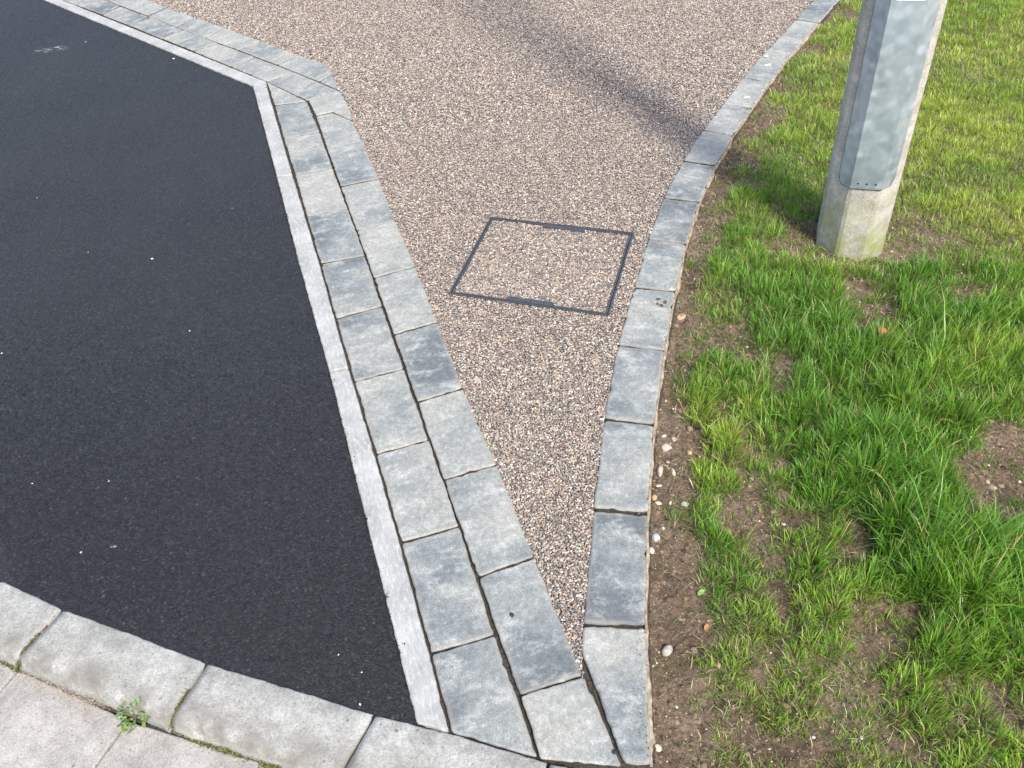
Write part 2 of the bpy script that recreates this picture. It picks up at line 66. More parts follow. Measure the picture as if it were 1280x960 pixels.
# ------------------------------------------------------------------ helpers
def link(name, me, parent=None, mats=()):
    o = bpy.data.objects.new(name, me); COL.objects.link(o)
    for m in mats:
        if m.name not in [x.name for x in me.materials if x]: me.materials.append(m)
    if parent: o.parent = parent
    return o
def tag(o, label=None, cat=None, group=None, kind=None):
    if label: o['label'] = label
    if cat: o['category'] = cat
    if group: o['group'] = group
    if kind: o['kind'] = kind
    return o
def mesh(name, v, f, smooth=False):
    me = bpy.data.meshes.new(name); me.from_pydata([tuple(map(float, q)) for q in v], [], f)
    if smooth: me.polygons.foreach_set('use_smooth', [True] * len(me.polygons))
    me.update(); return me
def bulk(name, V, F, k, cols=None, smooth=False):
    """fast mesh from arrays: V (n,3), F (m,k) all faces with k corners, cols (n,3) point colours"""
    me = bpy.data.meshes.new(name); n, m = len(V), len(F)
    me.vertices.add(n); me.vertices.foreach_set('co', V.astype(np.float32).ravel())
    me.loops.add(m * k); me.loops.foreach_set('vertex_index', F.astype(np.int32).ravel())
    me.polygons.add(m); me.polygons.foreach_set('loop_start', np.arange(0, m * k, k, dtype=np.int32))
    me.polygons.foreach_set('loop_total', np.full(m, k, dtype=np.int32))
    if smooth: me.polygons.foreach_set('use_smooth', np.ones(m, dtype=bool))
    if cols is not None:
        a = me.color_attributes.new('col', 'FLOAT_COLOR', 'POINT')
        a.data.foreach_set('color', np.c_[cols, np.ones(n)].astype(np.float32).ravel())
    me.update(calc_edges=True); me.validate(); return me
_tab = np.random.default_rng(3).random((256, 256))
def vnoise(x, y):
    xi = np.floor(x).astype(int); yi = np.floor(y).astype(int); fx = x - xi; fy = y - yi
    fx = fx * fx * (3 - 2 * fx); fy = fy * fy * (3 - 2 * fy)
    g = lambda a, b: _tab[a % 256, b % 256]
    return (g(xi, yi) * (1 - fx) + g(xi + 1, yi) * fx) * (1 - fy) + (g(xi, yi + 1) * (1 - fx) + g(xi + 1, yi + 1) * fx) * fy
def fbm(x, y, o=4):
    s = 0; a = .5; 
    for i in range(o): s = s + a * vnoise(x * 2 ** i + 17.3 * i, y * 2 ** i + 9.1 * i); a *= .5
    return s / (1 - .5 ** o)
def inside(px, py, poly):
    r = np.zeros(px.shape, bool); n = len(poly)
    for i in range(n):
        x0, y0 = poly[i]; x1, y1 = poly[(i + 1) % n]
        if y0 == y1: continue
        c = ((y0 > py) != (y1 > py)) & (px < (x1 - x0) * (py - y0) / (y1 - y0) + x0); r ^= c
    return r
def area(p): return .5 * sum(p[i][0] * p[(i + 1) % len(p)][1] - p[(i + 1) % len(p)][0] * p[i][1] for i in range(len(p)))
def shrink(p, d):
    """offset a counter-clockwise polygon inwards by d"""
    p = [Vector(q) for q in p]; n = len(p); out = []
    for i in range(n):
        a, b, c = p[i - 1], p[i], p[(i + 1) % n]
        u = (b - a).normalized(); w = (c - b).normalized(); nu = Vector((-u.y, u.x)); nw = Vector((-w.y, w.x))
        k = 1 + nu.dot(nw); out.append(b + (nu + nw) * (d / max(k, .45)))
    return out
def resample(p, step, rad):
    """round the corners of a polygon and walk it in steps"""
    p = [Vector(q) for q in p]; n = len(p); pts = []
    for i in range(n):
        a, b, c = p[i - 1], p[i], p[(i + 1) % n]
        r0 = min(rad, (a - b).length * .4); r1 = min(rad, (c - b).length * .4)
        s = b + (a - b).normalized() * r0; e = b + (c - b).normalized() * r1
        for t in (0, .5, 1): pts.append(s * (1 - t) ** 2 + b * 2 * t * (1 - t) + e * t * t)
        nx = p[(i + 1) % n]; e2 = nx + (b - nx).normalized() * min(rad, (nx - b).length * .4)
        k = int((e2 - e).length / step)
        for j in range(1, k): pts.append(e.lerp(e2, j / k))
    return pts
def slab(name, poly, top=0., depth=.05, gap=.005, bev=.005, wob=.0012, step=.011, parent=None, mats=(), tilt=.0, seed=0, rad=.006, cap_slot=0):
    """one cut or moulded block: uneven outline, worn arrises, its own tilt"""
    r = random.Random(seed)
    if area(poly) < 0: poly = poly[::-1]
    q = shrink(poly, gap / 2)
    c = sum(q, Vector((0, 0))) / len(q)
    e = max(((q[(i + 1) % len(q)] - q[i]) for i in range(len(q))), key=lambda v: v.length); ang = math.atan2(e.y, e.x)
    if ang < -.6: ang += math.pi
    ca, sa = math.cos(-ang), math.sin(-ang)
    q = [Vector(((v - c).x * ca - (v - c).y * sa, (v - c).x * sa + (v - c).y * ca)) for v in q]
    pts = resample(q, step, max(rad, 1.7 * bev)); n = len(pts)
    ph = [r.uniform(0, 6.28) for _ in range(8)]
    nr = []
    for i in range(n):
        t = (pts[(i + 1) % n] - pts[i - 1]); t = t.normalized() if t.length > 1e-9 else Vector((1, 0)); nr.append(Vector((-t.y, t.x)))
    L = 0; out = []
    for i in range(n):
        L += (pts[i] - pts[i - 1]).length
        w = sum(math.sin(L * fq + ph[j]) * am for j, (fq, am) in enumerate(((40, .5), (95, .4), (180, .35), (330, .3), (520, .25))))
        if r.random() < .03: w += 2.0
        out.append(pts[i] + nr[i] * max(w, -.6) * wob)
    rings = [(0, -depth), (0, -bev), (.38 * bev, -.36 * bev), (1.15 * bev, 0)]
    V = []; F = []
    tx, ty = r.uniform(-tilt, tilt), r.uniform(-tilt, tilt)
    for ins, z in rings:
        for i in range(n):
            k = out[i] + nr[i] * ins * (1 + .12 * math.sin(ph[5] + i * .9)); V.append((k.x, k.y, z + (k.x * tx + k.y * ty if z > -depth else 0)))
    for k in range(3):
        for i in range(n):
            j = (i + 1) % n; F.append((k * n + i, k * n + j, (k + 1) * n + j, (k + 1) * n + i))
    for t3 in tessellate_polygon([[Vector((v[0], v[1], 0)) for v in V[3 * n:]]]):
        a3, b3, c3 = [V[3 * n + k] for k in t3]; up = (b3[0] - a3[0]) * (c3[1] - a3[1]) - (b3[1] - a3[1]) * (c3[0] - a3[0])
        F.append(tuple(3 * n + k for k in (t3 if up > 0 else t3[::-1])))
    me = mesh(name, V, F, True); sm_ = np.ones(len(F), bool); sm_[3 * n:] = False; me.polygons.foreach_set('use_smooth', sm_)
    if len(mats) > 1:
        for i in range(n): me.polygons[i].material_index = 1
    o = link(name, me, parent, ())
    for m in mats: me.materials.append(m)
    o.location = (c.x, c.y, top); o.rotation_euler = (0, 0, ang)
    return o
def sheet(name, poly, z, mat, kind='structure', parent=None):
    tri = tessellate_polygon([[Vector((x, y, 0)) for x, y in poly]])
    me = mesh(name, [(x, y, z) for x, y in poly], [tuple(t) for t in tri])
    if me.polygons and me.polygons[0].normal.z < 0: me.flip_normals()
    o = link(name, me, parent, (mat,))
    if not parent: tag(o, kind=kind)
    return o
def densify(line, step, jit, seed=1):
    r = random.Random(seed); out = []
    for a, b in zip(line[:-1], line[1:]):
        a = Vector(a); b = Vector(b); n = max(1, int((b - a).length / step)); t = (b - a).normalized(); nn = Vector((-t.y, t.x))
        for i in range(n):
            out.append(a.lerp(b, i / n) + nn * r.gauss(0, jit))
    out.append(Vector(line[-1])); return [(p.x, p.y) for p in out]
def empty(name, loc, rz=0):
    o = bpy.data.objects.new(name, None); COL.objects.link(o); o.location = loc; o.rotation_euler = (0, 0, rz); o.empty_display_size = .05
    return o

# ------------------------------------------------------------------ materials
class M:
    def __init__(s, name, rough=.8, spec=.3):
        s.m = bpy.data.materials.new(name); s.m.use_nodes = True; s.t = s.m.node_tree
        s.b = s.t.nodes['Principled BSDF']; s.b.inputs['Roughness'].default_value = rough; s.b.inputs['Specular IOR Level'].default_value = spec
        s.out = s.t.nodes['Material Output']; s.tc = None
    def n(s, ty, **k):
        x = s.t.nodes.new(ty)
        for a, b in k.items(): setattr(x, a, b)
        return x
    def l(s, a, b): s.t.links.new(a, b)
    def coord(s, which='Object'):
        if not s.tc: s.tc = s.n('ShaderNodeTexCoord')
        return s.tc.outputs[which]
    def mapped(s, src, scale=(1, 1, 1), off=None):
        mp = s.n('ShaderNodeMapping'); mp.inputs['Scale'].default_value = scale; s.l(src, mp.inputs['Vector'])
        if off is not None: s.l(off, mp.inputs['Location'])
        return mp.outputs[0]
    def noise(s, vec, scale, detail=4, rough=.55, dist=0):
        x = s.n('ShaderNodeTexNoise'); x.inputs['Scale'].default_value = scale; x.inputs['Detail'].default_value = detail
        x.inputs['Roughness'].default_value = rough; x.inputs['Distortion'].default_value = dist; s.l(vec, x.inputs['Vector']); return x.outputs[0]
    def vor(s, vec, scale, feature='F1', out='Distance', rnd=1):
        x = s.n('ShaderNodeTexVoronoi', feature=feature); x.inputs['Scale'].default_value = scale; x.inputs['Randomness'].default_value = rnd
        s.l(vec, x.inputs['Vector']); return x.outputs[out]
    def ramp(s, fac, stops, interp='LINEAR'):
        x = s.n('ShaderNodeValToRGB'); x.color_ramp.interpolation = interp; e = x.color_ramp.elements
        while len(e) < len(stops): e.new(.5)
        for k, (p, c) in enumerate(stops):
            e[k].position = p; e[k].color = (*c, 1) if not isinstance(c, (int, float)) else (c, c, c, 1)
        s.l(fac, x.inputs[0]); return x.outputs[0]
    def mix(s, fac, a, b, mode='MIX'):
        x = s.n('ShaderNodeMix', data_type='RGBA', blend_type=mode)
        for v, i in ((fac, 0), (a, 6), (b, 7)):
            if isinstance(v, (int, float)): x.inputs[i].default_value = v
            elif isinstance(v, tuple): x.inputs[i].default_value = (*v, 1)
            else: s.l(v, x.inputs[i])
        return x.outputs[2]
    def math(s, op, a, b=None, clamp=False):
        x = s.n('ShaderNodeMath', operation=op, use_clamp=clamp)
        for v, i in ((a, 0), (b, 1)):
            if v is None: continue
            if isinstance(v, (int, float)): x.inputs[i].default_value = v
            else: s.l(v, x.inputs[i])
        return x.outputs[0]
    def color(s, c):
        if isinstance(c, tuple): s.b.inputs['Base Color'].default_value = (*c, 1)
        else: s.l(c, s.b.inputs['Base Color'])
    def bump(s, h, strength, dist):
        x = s.n('ShaderNodeBump'); x.inputs['Strength'].default_value = strength; x.inputs['Distance'].default_value = dist
        s.l(h, x.inputs['Height'])
        if s.b.inputs['Normal'].is_linked: s.l(s.b.inputs['Normal'].links[0].from_socket, x.inputs['Normal'])
        s.l(x.outputs[0], s.b.inputs['Normal'])

def mat_block(name, cool, warm, pale, dark):
    s = M(name, .86, .22); oi = s.n('ShaderNodeObjectInfo'); rnd = oi.outputs['Random']
    off = s.n('ShaderNodeCombineXYZ'); s.l(s.math('MULTIPLY', rnd, 97.), off.inputs[0]); s.l(s.math('MULTIPLY', rnd, 41.), off.inputs[1])
    v = s.mapped(s.coord(), (1, 1, 1), off.outputs[0]); v2 = s.mapped(s.coord(), (1.25, .7, 1), off.outputs[0])
    n1 = s.noise(v2, 4.2, 2, .5, 0); n2 = s.noise(v2, 19, 8, .72, 0); n3 = s.noise(v, 330, 3, .6); n4 = s.noise(v, 85, 6, .7)
    w2 = s.n('ShaderNodeTexWhiteNoise', noise_dimensions='1D'); s.l(s.math('MULTIPLY', rnd, 733.), w2.inputs['W']); r2 = w2.outputs['Value']
    sh = s.math('ADD', s.math('MULTIPLY', n1, .75), s.math('MULTIPLY', s.math('SUBTRACT', r2, .5), .24)); sh = s.math('ADD', sh, s.math('MULTIPLY', n2, .25))
    c = s.ramp(sh, [(.34, dark), (.43, cool), (.52, tuple((a + q) / 2 for a, q in zip(cool, warm))), (.64, warm)])
    c = s.mix(s.ramp(n2, [(.50, 0.), (.68, .7)]), c, pale)
    c = s.mix(s.ramp(n2, [(.32, .35), (.45, 0.)]), c, dark)
    c = s.mix(s.ramp(n4, [(.60, 0.), (.72, .45)]), c, pale)
    c = s.mix(.45, c, s.ramp(n3, [(.3, .2), (.7, .8)]), 'OVERLAY'); c = s.mix(.45, c, s.ramp(n4, [(.3, .2), (.7, .8)]), 'OVERLAY')
    g = s.n('ShaderNodeSeparateXYZ'); s.l(s.coord('Generated'), g.inputs[0])
    ex = s.math('MINIMUM', g.outputs[0], s.math('SUBTRACT', 1., g.outputs[0])); ey = s.math('MINIMUM', g.outputs[1], s.math('SUBTRACT', 1., g.outputs[1]))
    ed = s.math('MINIMUM', s.math('MULTIPLY', ex, 1.9), ey); ed = s.math('ADD', ed, s.math('MULTIPLY', s.math('SUBTRACT', n4, .5), .09))
    c = s.mix(s.ramp(ed, [(.035, .4), (.10, 0.)]), c, (.235, .215, .18))
    pit = s.vor(v, 75); spk = s.noise(v, 21, 2)
    c = s.mix(s.math('MULTIPLY', s.ramp(pit, [(.05, .7), (.12, 0.)]), s.ramp(spk, [(.53, 0.), (.6, 1.)])), c, (.045, .045, .045))
    s.color(c); s.bump(n3, .35, .0012); s.bump(n4, .4, .0025); s.bump(n2, .3, .004)
    return s.m
BLOCK = mat_block('mottled_paving_block', (.150, .163, .159), (.240, .238, .211), (.34, .342, .318), (.098, .108, .111))
def mat_buff():
    s = M('sandy_block_side', .95, .1); n = s.noise(s.coord(), 60, 5); s.color(s.ramp(n, [(.3, (.13, .10, .07)), (.55, (.27, .22, .155)), (.75, (.40, .34, .26))])); s.bump(n, .6, .003); return s.m
BUFF = mat_buff()
def mat_dark():
    s = M('joint_sand', .95, .1); n = s.noise(s.coord(), 180, 4); s.color(s.ramp(n, [(.3, (.020, .018, .015)), (.7, (.075, .064, .052))])); s.bump(n, .8, .003); return s.m
JOINT = mat_dark()
def mat_strip():
    s = M('pale_edging_concrete', .85, .2); oi = s.n('ShaderNodeObjectInfo'); v = s.coord()
    n1 = s.noise(v, 9, 5, .6); n2 = s.noise(v, 240, 3); n3 = s.noise(s.mapped(v, (1, 3, 1)), 45, 4, .65)
    c = s.ramp(n1, [(.3, (.185, .186, .176)), (.5, (.255, .256, .242)), (.7, (.325, .325, .307))])
    c = s.mix(s.ramp(n3, [(.5, 0.), (.66, .65)]), c, (.375, .37, .345)); c = s.mix(.22, c, s.ramp(n2, [(.3, .25), (.7, .75)]), 'OVERLAY')
    c = s.mix(s.ramp(n3, [(.28, .55), (.42, 0.)]), c, (.14, .142, .14))
    s.color(c); s.bump(n2, .3, .001); s.bump(n3, .25, .002); return s.m
STRIP = mat_strip()
def mat_kerb(name, a, b, c3):
    s = M(name, .9, .2); v = s.n('ShaderNodeNewGeometry').outputs['Position']
    n1 = s.noise(v, 9, 8, .68); n2 = s.noise(v, 260, 3); n3 = s.noise(v, 45, 6, .75); big = s.noise(v, 3.1, 3)
    c = s.ramp(n1, [(.3, a), (.5, b), (.72, c3)])
    c = s.mix(.4, c, s.ramp(n2, [(.3, .22), (.7, .78)]), 'OVERLAY'); c = s.mix(.3, c, s.ramp(n3, [(.3, .15), (.7, .85)]), 'OVERLAY')
    for sc, lo, hi, am, th in ((95, .12, .2, .75, .47), (30, .07, .12, .85, .52), (190, .14, .25, .6, .40)):
        p = s.vor(v, sc); k = s.noise(v, sc * .33, 2)
        c = s.mix(s.math('MULTIPLY', s.ramp(p, [(lo, am), (hi, 0.)]), s.ramp(k, [(th, 0.), (th + .05, 1.)])), c, (.10, .098, .095))
    dirt = s.n('ShaderNodeAttribute', attribute_name='dirt')
    d = s.math('MULTIPLY', dirt.outputs['Fac'], s.ramp(s.noise(v, 16, 5, .65), [(.38, 0.), (.6, 1.)]))
    c = s.mix(d, c, (.135, .125, .105))
    s.color(c); s.bump(n2, .5, .0015); s.bump(n3, .4, .003); return s.m
KERB = mat_kerb('weathered_kerb_concrete', (.150, .148, .133), (.245, .241, .218), (.345, .337, .305))
GUTTER = mat_kerb('gutter_concrete', (.18, .168, .15), (.255, .24, .215), (.325, .307, .275))
def mat_asphalt():
    s = M('fresh_black_asphalt', .65, .32); v = s.n('ShaderNodeNewGeometry').outputs['Position']
    ch = s.vor(v, 210, 'F1', 'Distance'); cc = s.vor(v, 210, 'F1', 'Color'); ch2 = s.vor(v, 400); cl = s.noise(v, 2.2, 4, .55); n = s.noise(v, 480, 2); mid = s.noise(v, 38, 4, .6)
    sep = s.n('ShaderNodeSeparateColor'); s.l(cc, sep.inputs[0])
    c = s.ramp(sep.outputs[0], [(0, (.0078, .0078, .0086)), (.6, (.0125, .0127, .0138)), (.9, (.019, .0193, .0205)), (1, (.032, .032, .033))])
    c = s.mix(s.ramp(cl, [(.4, 0.), (.75, .35)]), c, (.024, .0243, .026))
    c = s.mix(s.ramp(mid, [(.66, 0.), (.8, .2)]), c, (.05, .049, .048))
    for (x, y), rx, ry, am, st in ((SCUFF[1], .075, .035, .9, 90), (SCUFF[3], .016, .014, .8, 160), (SCUFF[0], .11, .05, .35, 60)):
        mp = s.n('ShaderNodeMapping'); mp.inputs['Location'].default_value = (-x / rx, -y / ry, 0); mp.inputs['Scale'].default_value = (1 / rx, 1 / ry, 0); s.l(v, mp.inputs[0])
        ln = s.n('ShaderNodeVectorMath', operation='LENGTH'); s.l(mp.outputs[0], ln.inputs[0])
        k = s.ramp(ln.outputs['Value'], [(.3, 1.), (1, 0.)])
        st_ = s.n('ShaderNodeMapping'); st_.inputs['Rotation'].default_value = (0, 0, -.7); st_.inputs['Scale'].default_value = (.5, 2.2, 1); s.l(v, st_.inputs[0])
        nn = s.ramp(s.noise(st_.outputs[0], st * .45, 4, .6), [(.56, 0.), (.66, am)])
        c = s.mix(s.math('MULTIPLY', k, nn), c, (.55, .54, .52))
    s.color(c)
    s.l(s.ramp(sep.outputs[1], [(0, .52), (1, .78)]), s.b.inputs['Roughness'])
    s.bump(s.ramp(ch, [(.0, 1.), (.75, 0.)]), .5, .003); s.bump(s.ramp(ch2, [(0, 1.), (.7, 0.)]), .5, .0015); s.bump(n, .3, .001); return s.m
ASPHALT = mat_asphalt()
def mat_stone():
    s = M('resin_coated_aggregate', .65, .22); a = s.n('ShaderNodeVertexColor', layer_name='col'); v = s.n('ShaderNodeNewGeometry').outputs['Position']
    n = s.noise(v, 700, 3); s.color(s.mix(.3, a.outputs[0], s.ramp(n, [(.3, .2), (.7, .8)]), 'OVERLAY')); return s.m
STONE = mat_stone()
def mat_resin():
    s = M('resin_bound_gravel', .6, .35); v = s.n('ShaderNodeNewGeometry').outputs['Position']
    cc = s.vor(v, 165, 'F1', 'Color'); d = s.vor(v, 165); sep = s.n('ShaderNodeSeparateColor'); s.l(cc, sep.inputs[0])
    c = s.ramp(sep.outputs[0], [(0, (.07, .075, .085)), (.2, (.11, .11, .12)), (.24, (.24, .185, .155)), (.45, (.34, .26, .215)), (.62, (.43, .35, .29)), (.8, (.53, .47, .41)), (1, (.66, .62, .56))], 'LINEAR')
    c = s.mix(s.ramp(d, [(.45, 0.), (.75, .75)]), c, (.05, .04, .033)); s.color(s.mix(1., c, (.80, .79, .76), 'MULTIPLY')); s.bump(s.ramp(d, [(0, 1.), (.7, 0.)]), 1, .004); return s.m
RESIN = mat_resin()
def mat_soil():
    s = M('dry_brown_soil', .97, .08); v = s.n('ShaderNodeNewGeometry').outputs['Position']
    n1 = s.noise(v, 6, 5, .6); n2 = s.noise(v, 75, 6, .68); n3 = s.noise(v, 330, 3)
    c = s.ramp(n1, [(.3, (.080, .056, .038)), (.5, (.132, .096, .064)), (.72, (.20, .152, .106))])
    c = s.mix(.85, c, s.ramp(n2, [(.3, .12), (.5, .5), (.72, .85)]), 'OVERLAY')
    c = s.mix(s.ramp(s.vor(v, 130), [(.1, .55), (.2, 0.)]), c, (.40, .33, .25))
    s.color(c); s.bump(n2, 1., .012); s.bump(n3, .7, .004); return s.m
SOIL = mat_soil()
def mat_grass():
    s = M('grass_blades', .40, .5); a = s.n('ShaderNodeVertexColor', layer_name='col')
    s.color(a.outputs[0]); tr = s.n('ShaderNodeBsdfTranslucent'); mx = s.n('ShaderNodeMixShader'); mx.inputs[0].default_value = .34
    bc = s.mix(1., a.outputs[0], (1.5, 1.6, .7), 'MULTIPLY'); s.l(bc, tr.inputs[0])
    s.l(s.b.outputs[0], mx.inputs[1]); s.l(tr.outputs[0], mx.inputs[2]); s.l(mx.outputs[0], s.out.inputs[0]); return s.m
GRASS = mat_grass()
def plain(name, c, rough=.8, var=.25, sc=60, spec=.25, metal=0):
    s = M(name, rough, spec); n = s.noise(s.coord(), sc, 4, .6); s.b.inputs['Metallic'].default_value = metal
    s.color(s.ramp(n, [(.3, tuple(x * (1 - var) for x in c)), (.7, tuple(min(1, x * (1 + var)) for x in c))])); s.bump(n, .4, .002); return s.m
PEB = {k: plain('pebble_' + k, tuple(.72 * q for q in c), .85, .35, 150) for k, c in dict(pink=(.55, .42, .36), rose=(.47, .33, .27), white=(.66, .62, .56), orange=(.55, .33, .17), cream=(.56, .47, .35),
    sage=(.40, .39, .28), brown=(.28, .21, .165), grey=(.40, .36, .31), shard=(.45, .44, .43), tan=(.46, .30, .19), dark=(.035, .035, .04)).items()}
CHIP = plain('white_stone_chip', (.50, .49, .46)); CRUMB = plain('dark_soil_crumb', (.07, .052, .04), .95); DROPP = plain('bird_dropping_white', (.82, .82, .80), .7, .08)
BRICK = plain('red_brick_bit', (.34, .095, .045), .85); OLEAF = plain('orange_dead_leaf', (.30, .14, .05), .7); GLEAF = plain('fresh_leaf', (.16, .30, .05), .5)
STRAW = plain('pale_straw', (.50, .44, .30), .7); MOSSM = plain('joint_moss', (.12, .135, .04), .95, .5, 200)
def mat_leafw():
    s = M('weed_leaf', .45, .35); oi = s.n('ShaderNodeObjectInfo')
    c = s.ramp(oi.outputs['Random'], [(0, (.08, .135, .04)), (.5, (.125, .19, .07)), (.85, (.165, .235, .06)), (1, (.27, .31, .06))])
    n = s.noise(s.coord(), 140, 3); s.color(s.mix(.4, c, s.ramp(n, [(.3, .25), (.7, .75)]), 'OVERLAY')); return s.m
WLEAF = mat_leafw(); STEM = plain('weed_stem', (.18, .10, .06), .7)
COVER = plain('dark_cover_steel', (.036, .038, .042), .55, .35, 120, .5); COVGAP = plain('cover_gap', (.012, .012, .013), .9)
def mat_post():
    s = M('aged_concrete_post', .92, .15); v = s.coord(); n1 = s.noise(v, 14, 5, .65); n2 = s.noise(v, 300, 3); n3 = s.noise(v, 60, 4, .7)
    c = s.ramp(n1, [(.3, (.245, .222, .185)), (.55, (.345, .32, .275)), (.75, (.43, .405, .36))])
    c = s.mix(.4, c, s.ramp(n2, [(.3, .2), (.7, .8)]), 'OVERLAY'); c = s.mix(.3, c, s.ramp(n3, [(.3, .25), (.7, .75)]), 'OVERLAY')
    sp = s.n('ShaderNodeSeparateXYZ'); s.l(v, sp.inputs[0])
    al = s.math('MULTIPLY', s.ramp(sp.outputs[2], [(.05, 1.), (.24, 0.)]), s.ramp(s.noise(v, 11, 5, .65), [(.40, 0.), (.58, .9)]))
    c = s.mix(al, c, (.20, .215, .085)); s.color(c); s.bump(n2, .5, .002); s.bump(n3, .4, .003); return s.m
POST = mat_post()
def mat_galv():
    s = M('galvanised_steel', .42, .5); v = s.coord(); s.b.inputs['Metallic'].default_value = .6
    w = s.noise(v, 14, 2); mv = s.n('ShaderNodeVectorMath', operation='ADD'); s.l(v, mv.inputs[0])
    sc = s.n('ShaderNodeVectorMath', operation='SCALE'); s.l(s.t.nodes[-1].outputs[0] if False else w, sc.inputs[0]); sc.inputs['Scale'].default_value = .03; s.l(sc.outputs[0], mv.inputs[1])
    c1 = s.vor(mv.outputs[0], 48, 'SMOOTH_F1', 'Color'); sep = s.n('ShaderNodeSeparateColor'); s.l(c1, sep.inputs[0])
    n = s.noise(v, 5, 4); n2 = s.noise(s.mapped(v, (1, 1, .22)), 55, 5)
    c = s.ramp(sep.outputs[0], [(.05, (.29, .34, .365)), (.5, (.375, .43, .45)), (.95, (.48, .53, .545))])
    c = s.mix(.35, c, s.ramp(n, [(.3, .3), (.7, .7)]), 'OVERLAY'); c = s.mix(s.ramp(n2, [(.60, 0.), (.76, .45)]), c, (.60, .63, .63)); s.color(c)
    s.l(s.ramp(sep.outputs[1], [(0, .38), (1, .55)]), s.b.inputs['Roughness']); s.bump(n2, .15, .001); return s.m
GALV = mat_galv(); BLACK = plain('black_rubber_gap', (.02, .02, .022), .8); WHITE = plain('white_sticker', (.85, .85, .84), .5, .03)
SAND = plain('washed_sand', (.40, .32, .25), .95, .3, 300)
GROUNDM = plain('subsoil', (.12, .09, .07), .95)

# ------------------------------------------------------------------ setting: ground, asphalt, gravel path
BASE_Z = -.1
g = sheet('ground', [(-40, -40), (40, -40), (40, 40), (-40, 40)], BASE_Z - .02, GROUNDM)
L0d = densify(L0, .006, .0016, 4)
asp = sheet('asphalt_driveway', L0d + [(-9, 7.1), (-9, 4.95), (-2.6, 1.787), (-1.61, 1.298), (-1.277, 1.141)] + [(x, y - .004) for x, y in KFRONT[:-1]] , -.003, ASPHALT)
garden_left = KEDGE_L + [tuple(GARDEN[-1][0])]
res_poly = [(x - .004, y - .004) for x, y in L3] + [(-4.8, 7.5), (-4.8, 12), (6, 12)] + [tuple(GARDEN[-1][0])] + [(x + .004, y) for x, y in KEDGE_L[::-1]]
asp_poly = (L0d + [(-9, 7.1), (-9, 4.95), (-2.6, 1.787), (-1.61, 1.298), (-1.277, 1.141)] + [(x, y - .004) for x, y in KFRONT[:-1]])
path = sheet('gravel_path', res_poly, -.0065, RESIN)

# ---- aggregate: every stone of the bound gravel in view is a small dome
PAL = np.array([(.075, .080, .092), (.12, .125, .135), (.22, .205, .195), (.40, .27, .185), (.50, .36, .25), (.33, .205, .145), (.58, .48, .37), (.67, .63, .57), (.46, .31, .24), (.20, .13, .095)])
_l = PAL.mean(1, keepdims=True); PAL = (PAL * .72 + _l * .28) * np.array((1.0, 1.0, .95)) * .68; PAL = PAL * .77 + PAL.mean(0) * .23
PW = np.array([.15, .12, .09, .15, .14, .11, .10, .05, .06, .03]); PW /= PW.sum()
def stones(name, poly, s, lod, ylo, yhi, hole=None, parent=None, z=0., pal=PAL, pw=PW, mat=STONE, flat=1., fade=None):
    P = np.array(poly); x0, y0 = P.min(0); x1, y1 = P.max(0); y0 = max(y0, ylo); y1 = min(y1, yhi)
    gx = np.arange(x0, x1, s); gy = np.arange(y0, y1, s * .866)
    X, Y = np.meshgrid(gx, gy); X = X + (np.arange(len(gy)) % 2)[:, None] * s * .5
    X = X.ravel(); Y = Y.ravel(); X = X + rng.normal(0, s * .24, X.size); Y = Y + rng.normal(0, s * .24, Y.size)
    k = inside(X, Y, poly)
    k &= (X < (Y * .76 + .75)) & (X > -(Y * .62) - .42)
    if hole is not None: k &= ~inside(X, Y, hole)
    if fade: k &= rng.random(X.size) > np.clip((Y - fade[0]) / (fade[1] - fade[0]), 0, 1)
    X = X[k]; Y = Y[k]; n = len(X)
    r = s * rng.lognormal(-.52, .26, n); r = np.clip(r, s * .3, s * .95); el = rng.uniform(.62, 1., n); rot = rng.uniform(0, 6.283, n); h = r * rng.uniform(.5, .85, n) * flat
    zc = z + rng.normal(0, .0006, n) + .0015
    c = pal[rng.choice(len(pal), n, p=pw)] * rng.uniform(.72, 1.28, (n, 1))
    ns = 6 if lod == 0 else 5
    an = np.arange(ns) * 2 * np.pi / ns
    rings = [(1.0, -1.0), (.72, -.12)] if lod == 0 else [(1.0, -1.0)]
    V = []
    for q, zz in rings:
        rr = r[:, None] * q * (1 + rng.normal(0, .13, (n, ns)))
        lx = rr * np.cos(an); ly = rr * np.sin(an) * el[:, None]
        V.append(np.stack([X[:, None] + lx * np.cos(rot)[:, None] - ly * np.sin(rot)[:, None], Y[:, None] + lx * np.sin(rot)[:, None] + ly * np.cos(rot)[:, None], np.broadcast_to((zc + zz * h)[:, None], (n, ns))], -1))
    V.append(np.stack([X, Y, zc + .06 * h], -1)[:, None, :])
    V = np.concatenate(V, 1); nv = V.shape[1]; F = []
    for i in range(ns):
        j = (i + 1) % ns
        if lod == 0:
            F += [(i, j, ns + j), (i, ns + j, ns + i), (ns + i, ns + j, 2 * ns)]
        else: F += [(i, j, ns)]
    F = (np.array(F)[None] + (np.arange(n) * nv)[:, None, None]).reshape(-1, 3)
    me = bulk(name, V.reshape(-1, 3), F, 3, np.repeat(c, nv, 0), True)
    o = link(name, me, parent, (mat,)); tag(o, kind='stuff'); return o
MHp = [tuple(q) for q in MH]
if area(MHp) < 0: MHp = MHp[::-1]
MHs = [tuple(q) for q in shrink(MHp, .002)]
stones('aggregate', res_poly, .0046, 0, 0, 1.6, MHs, path)
stones('aggregate', res_poly, .0051, 1, 1.6, 3.0, MHs, path)
stones('aggregate', res_poly, .0066, 1, 3.0, 5.1, MHs, path)

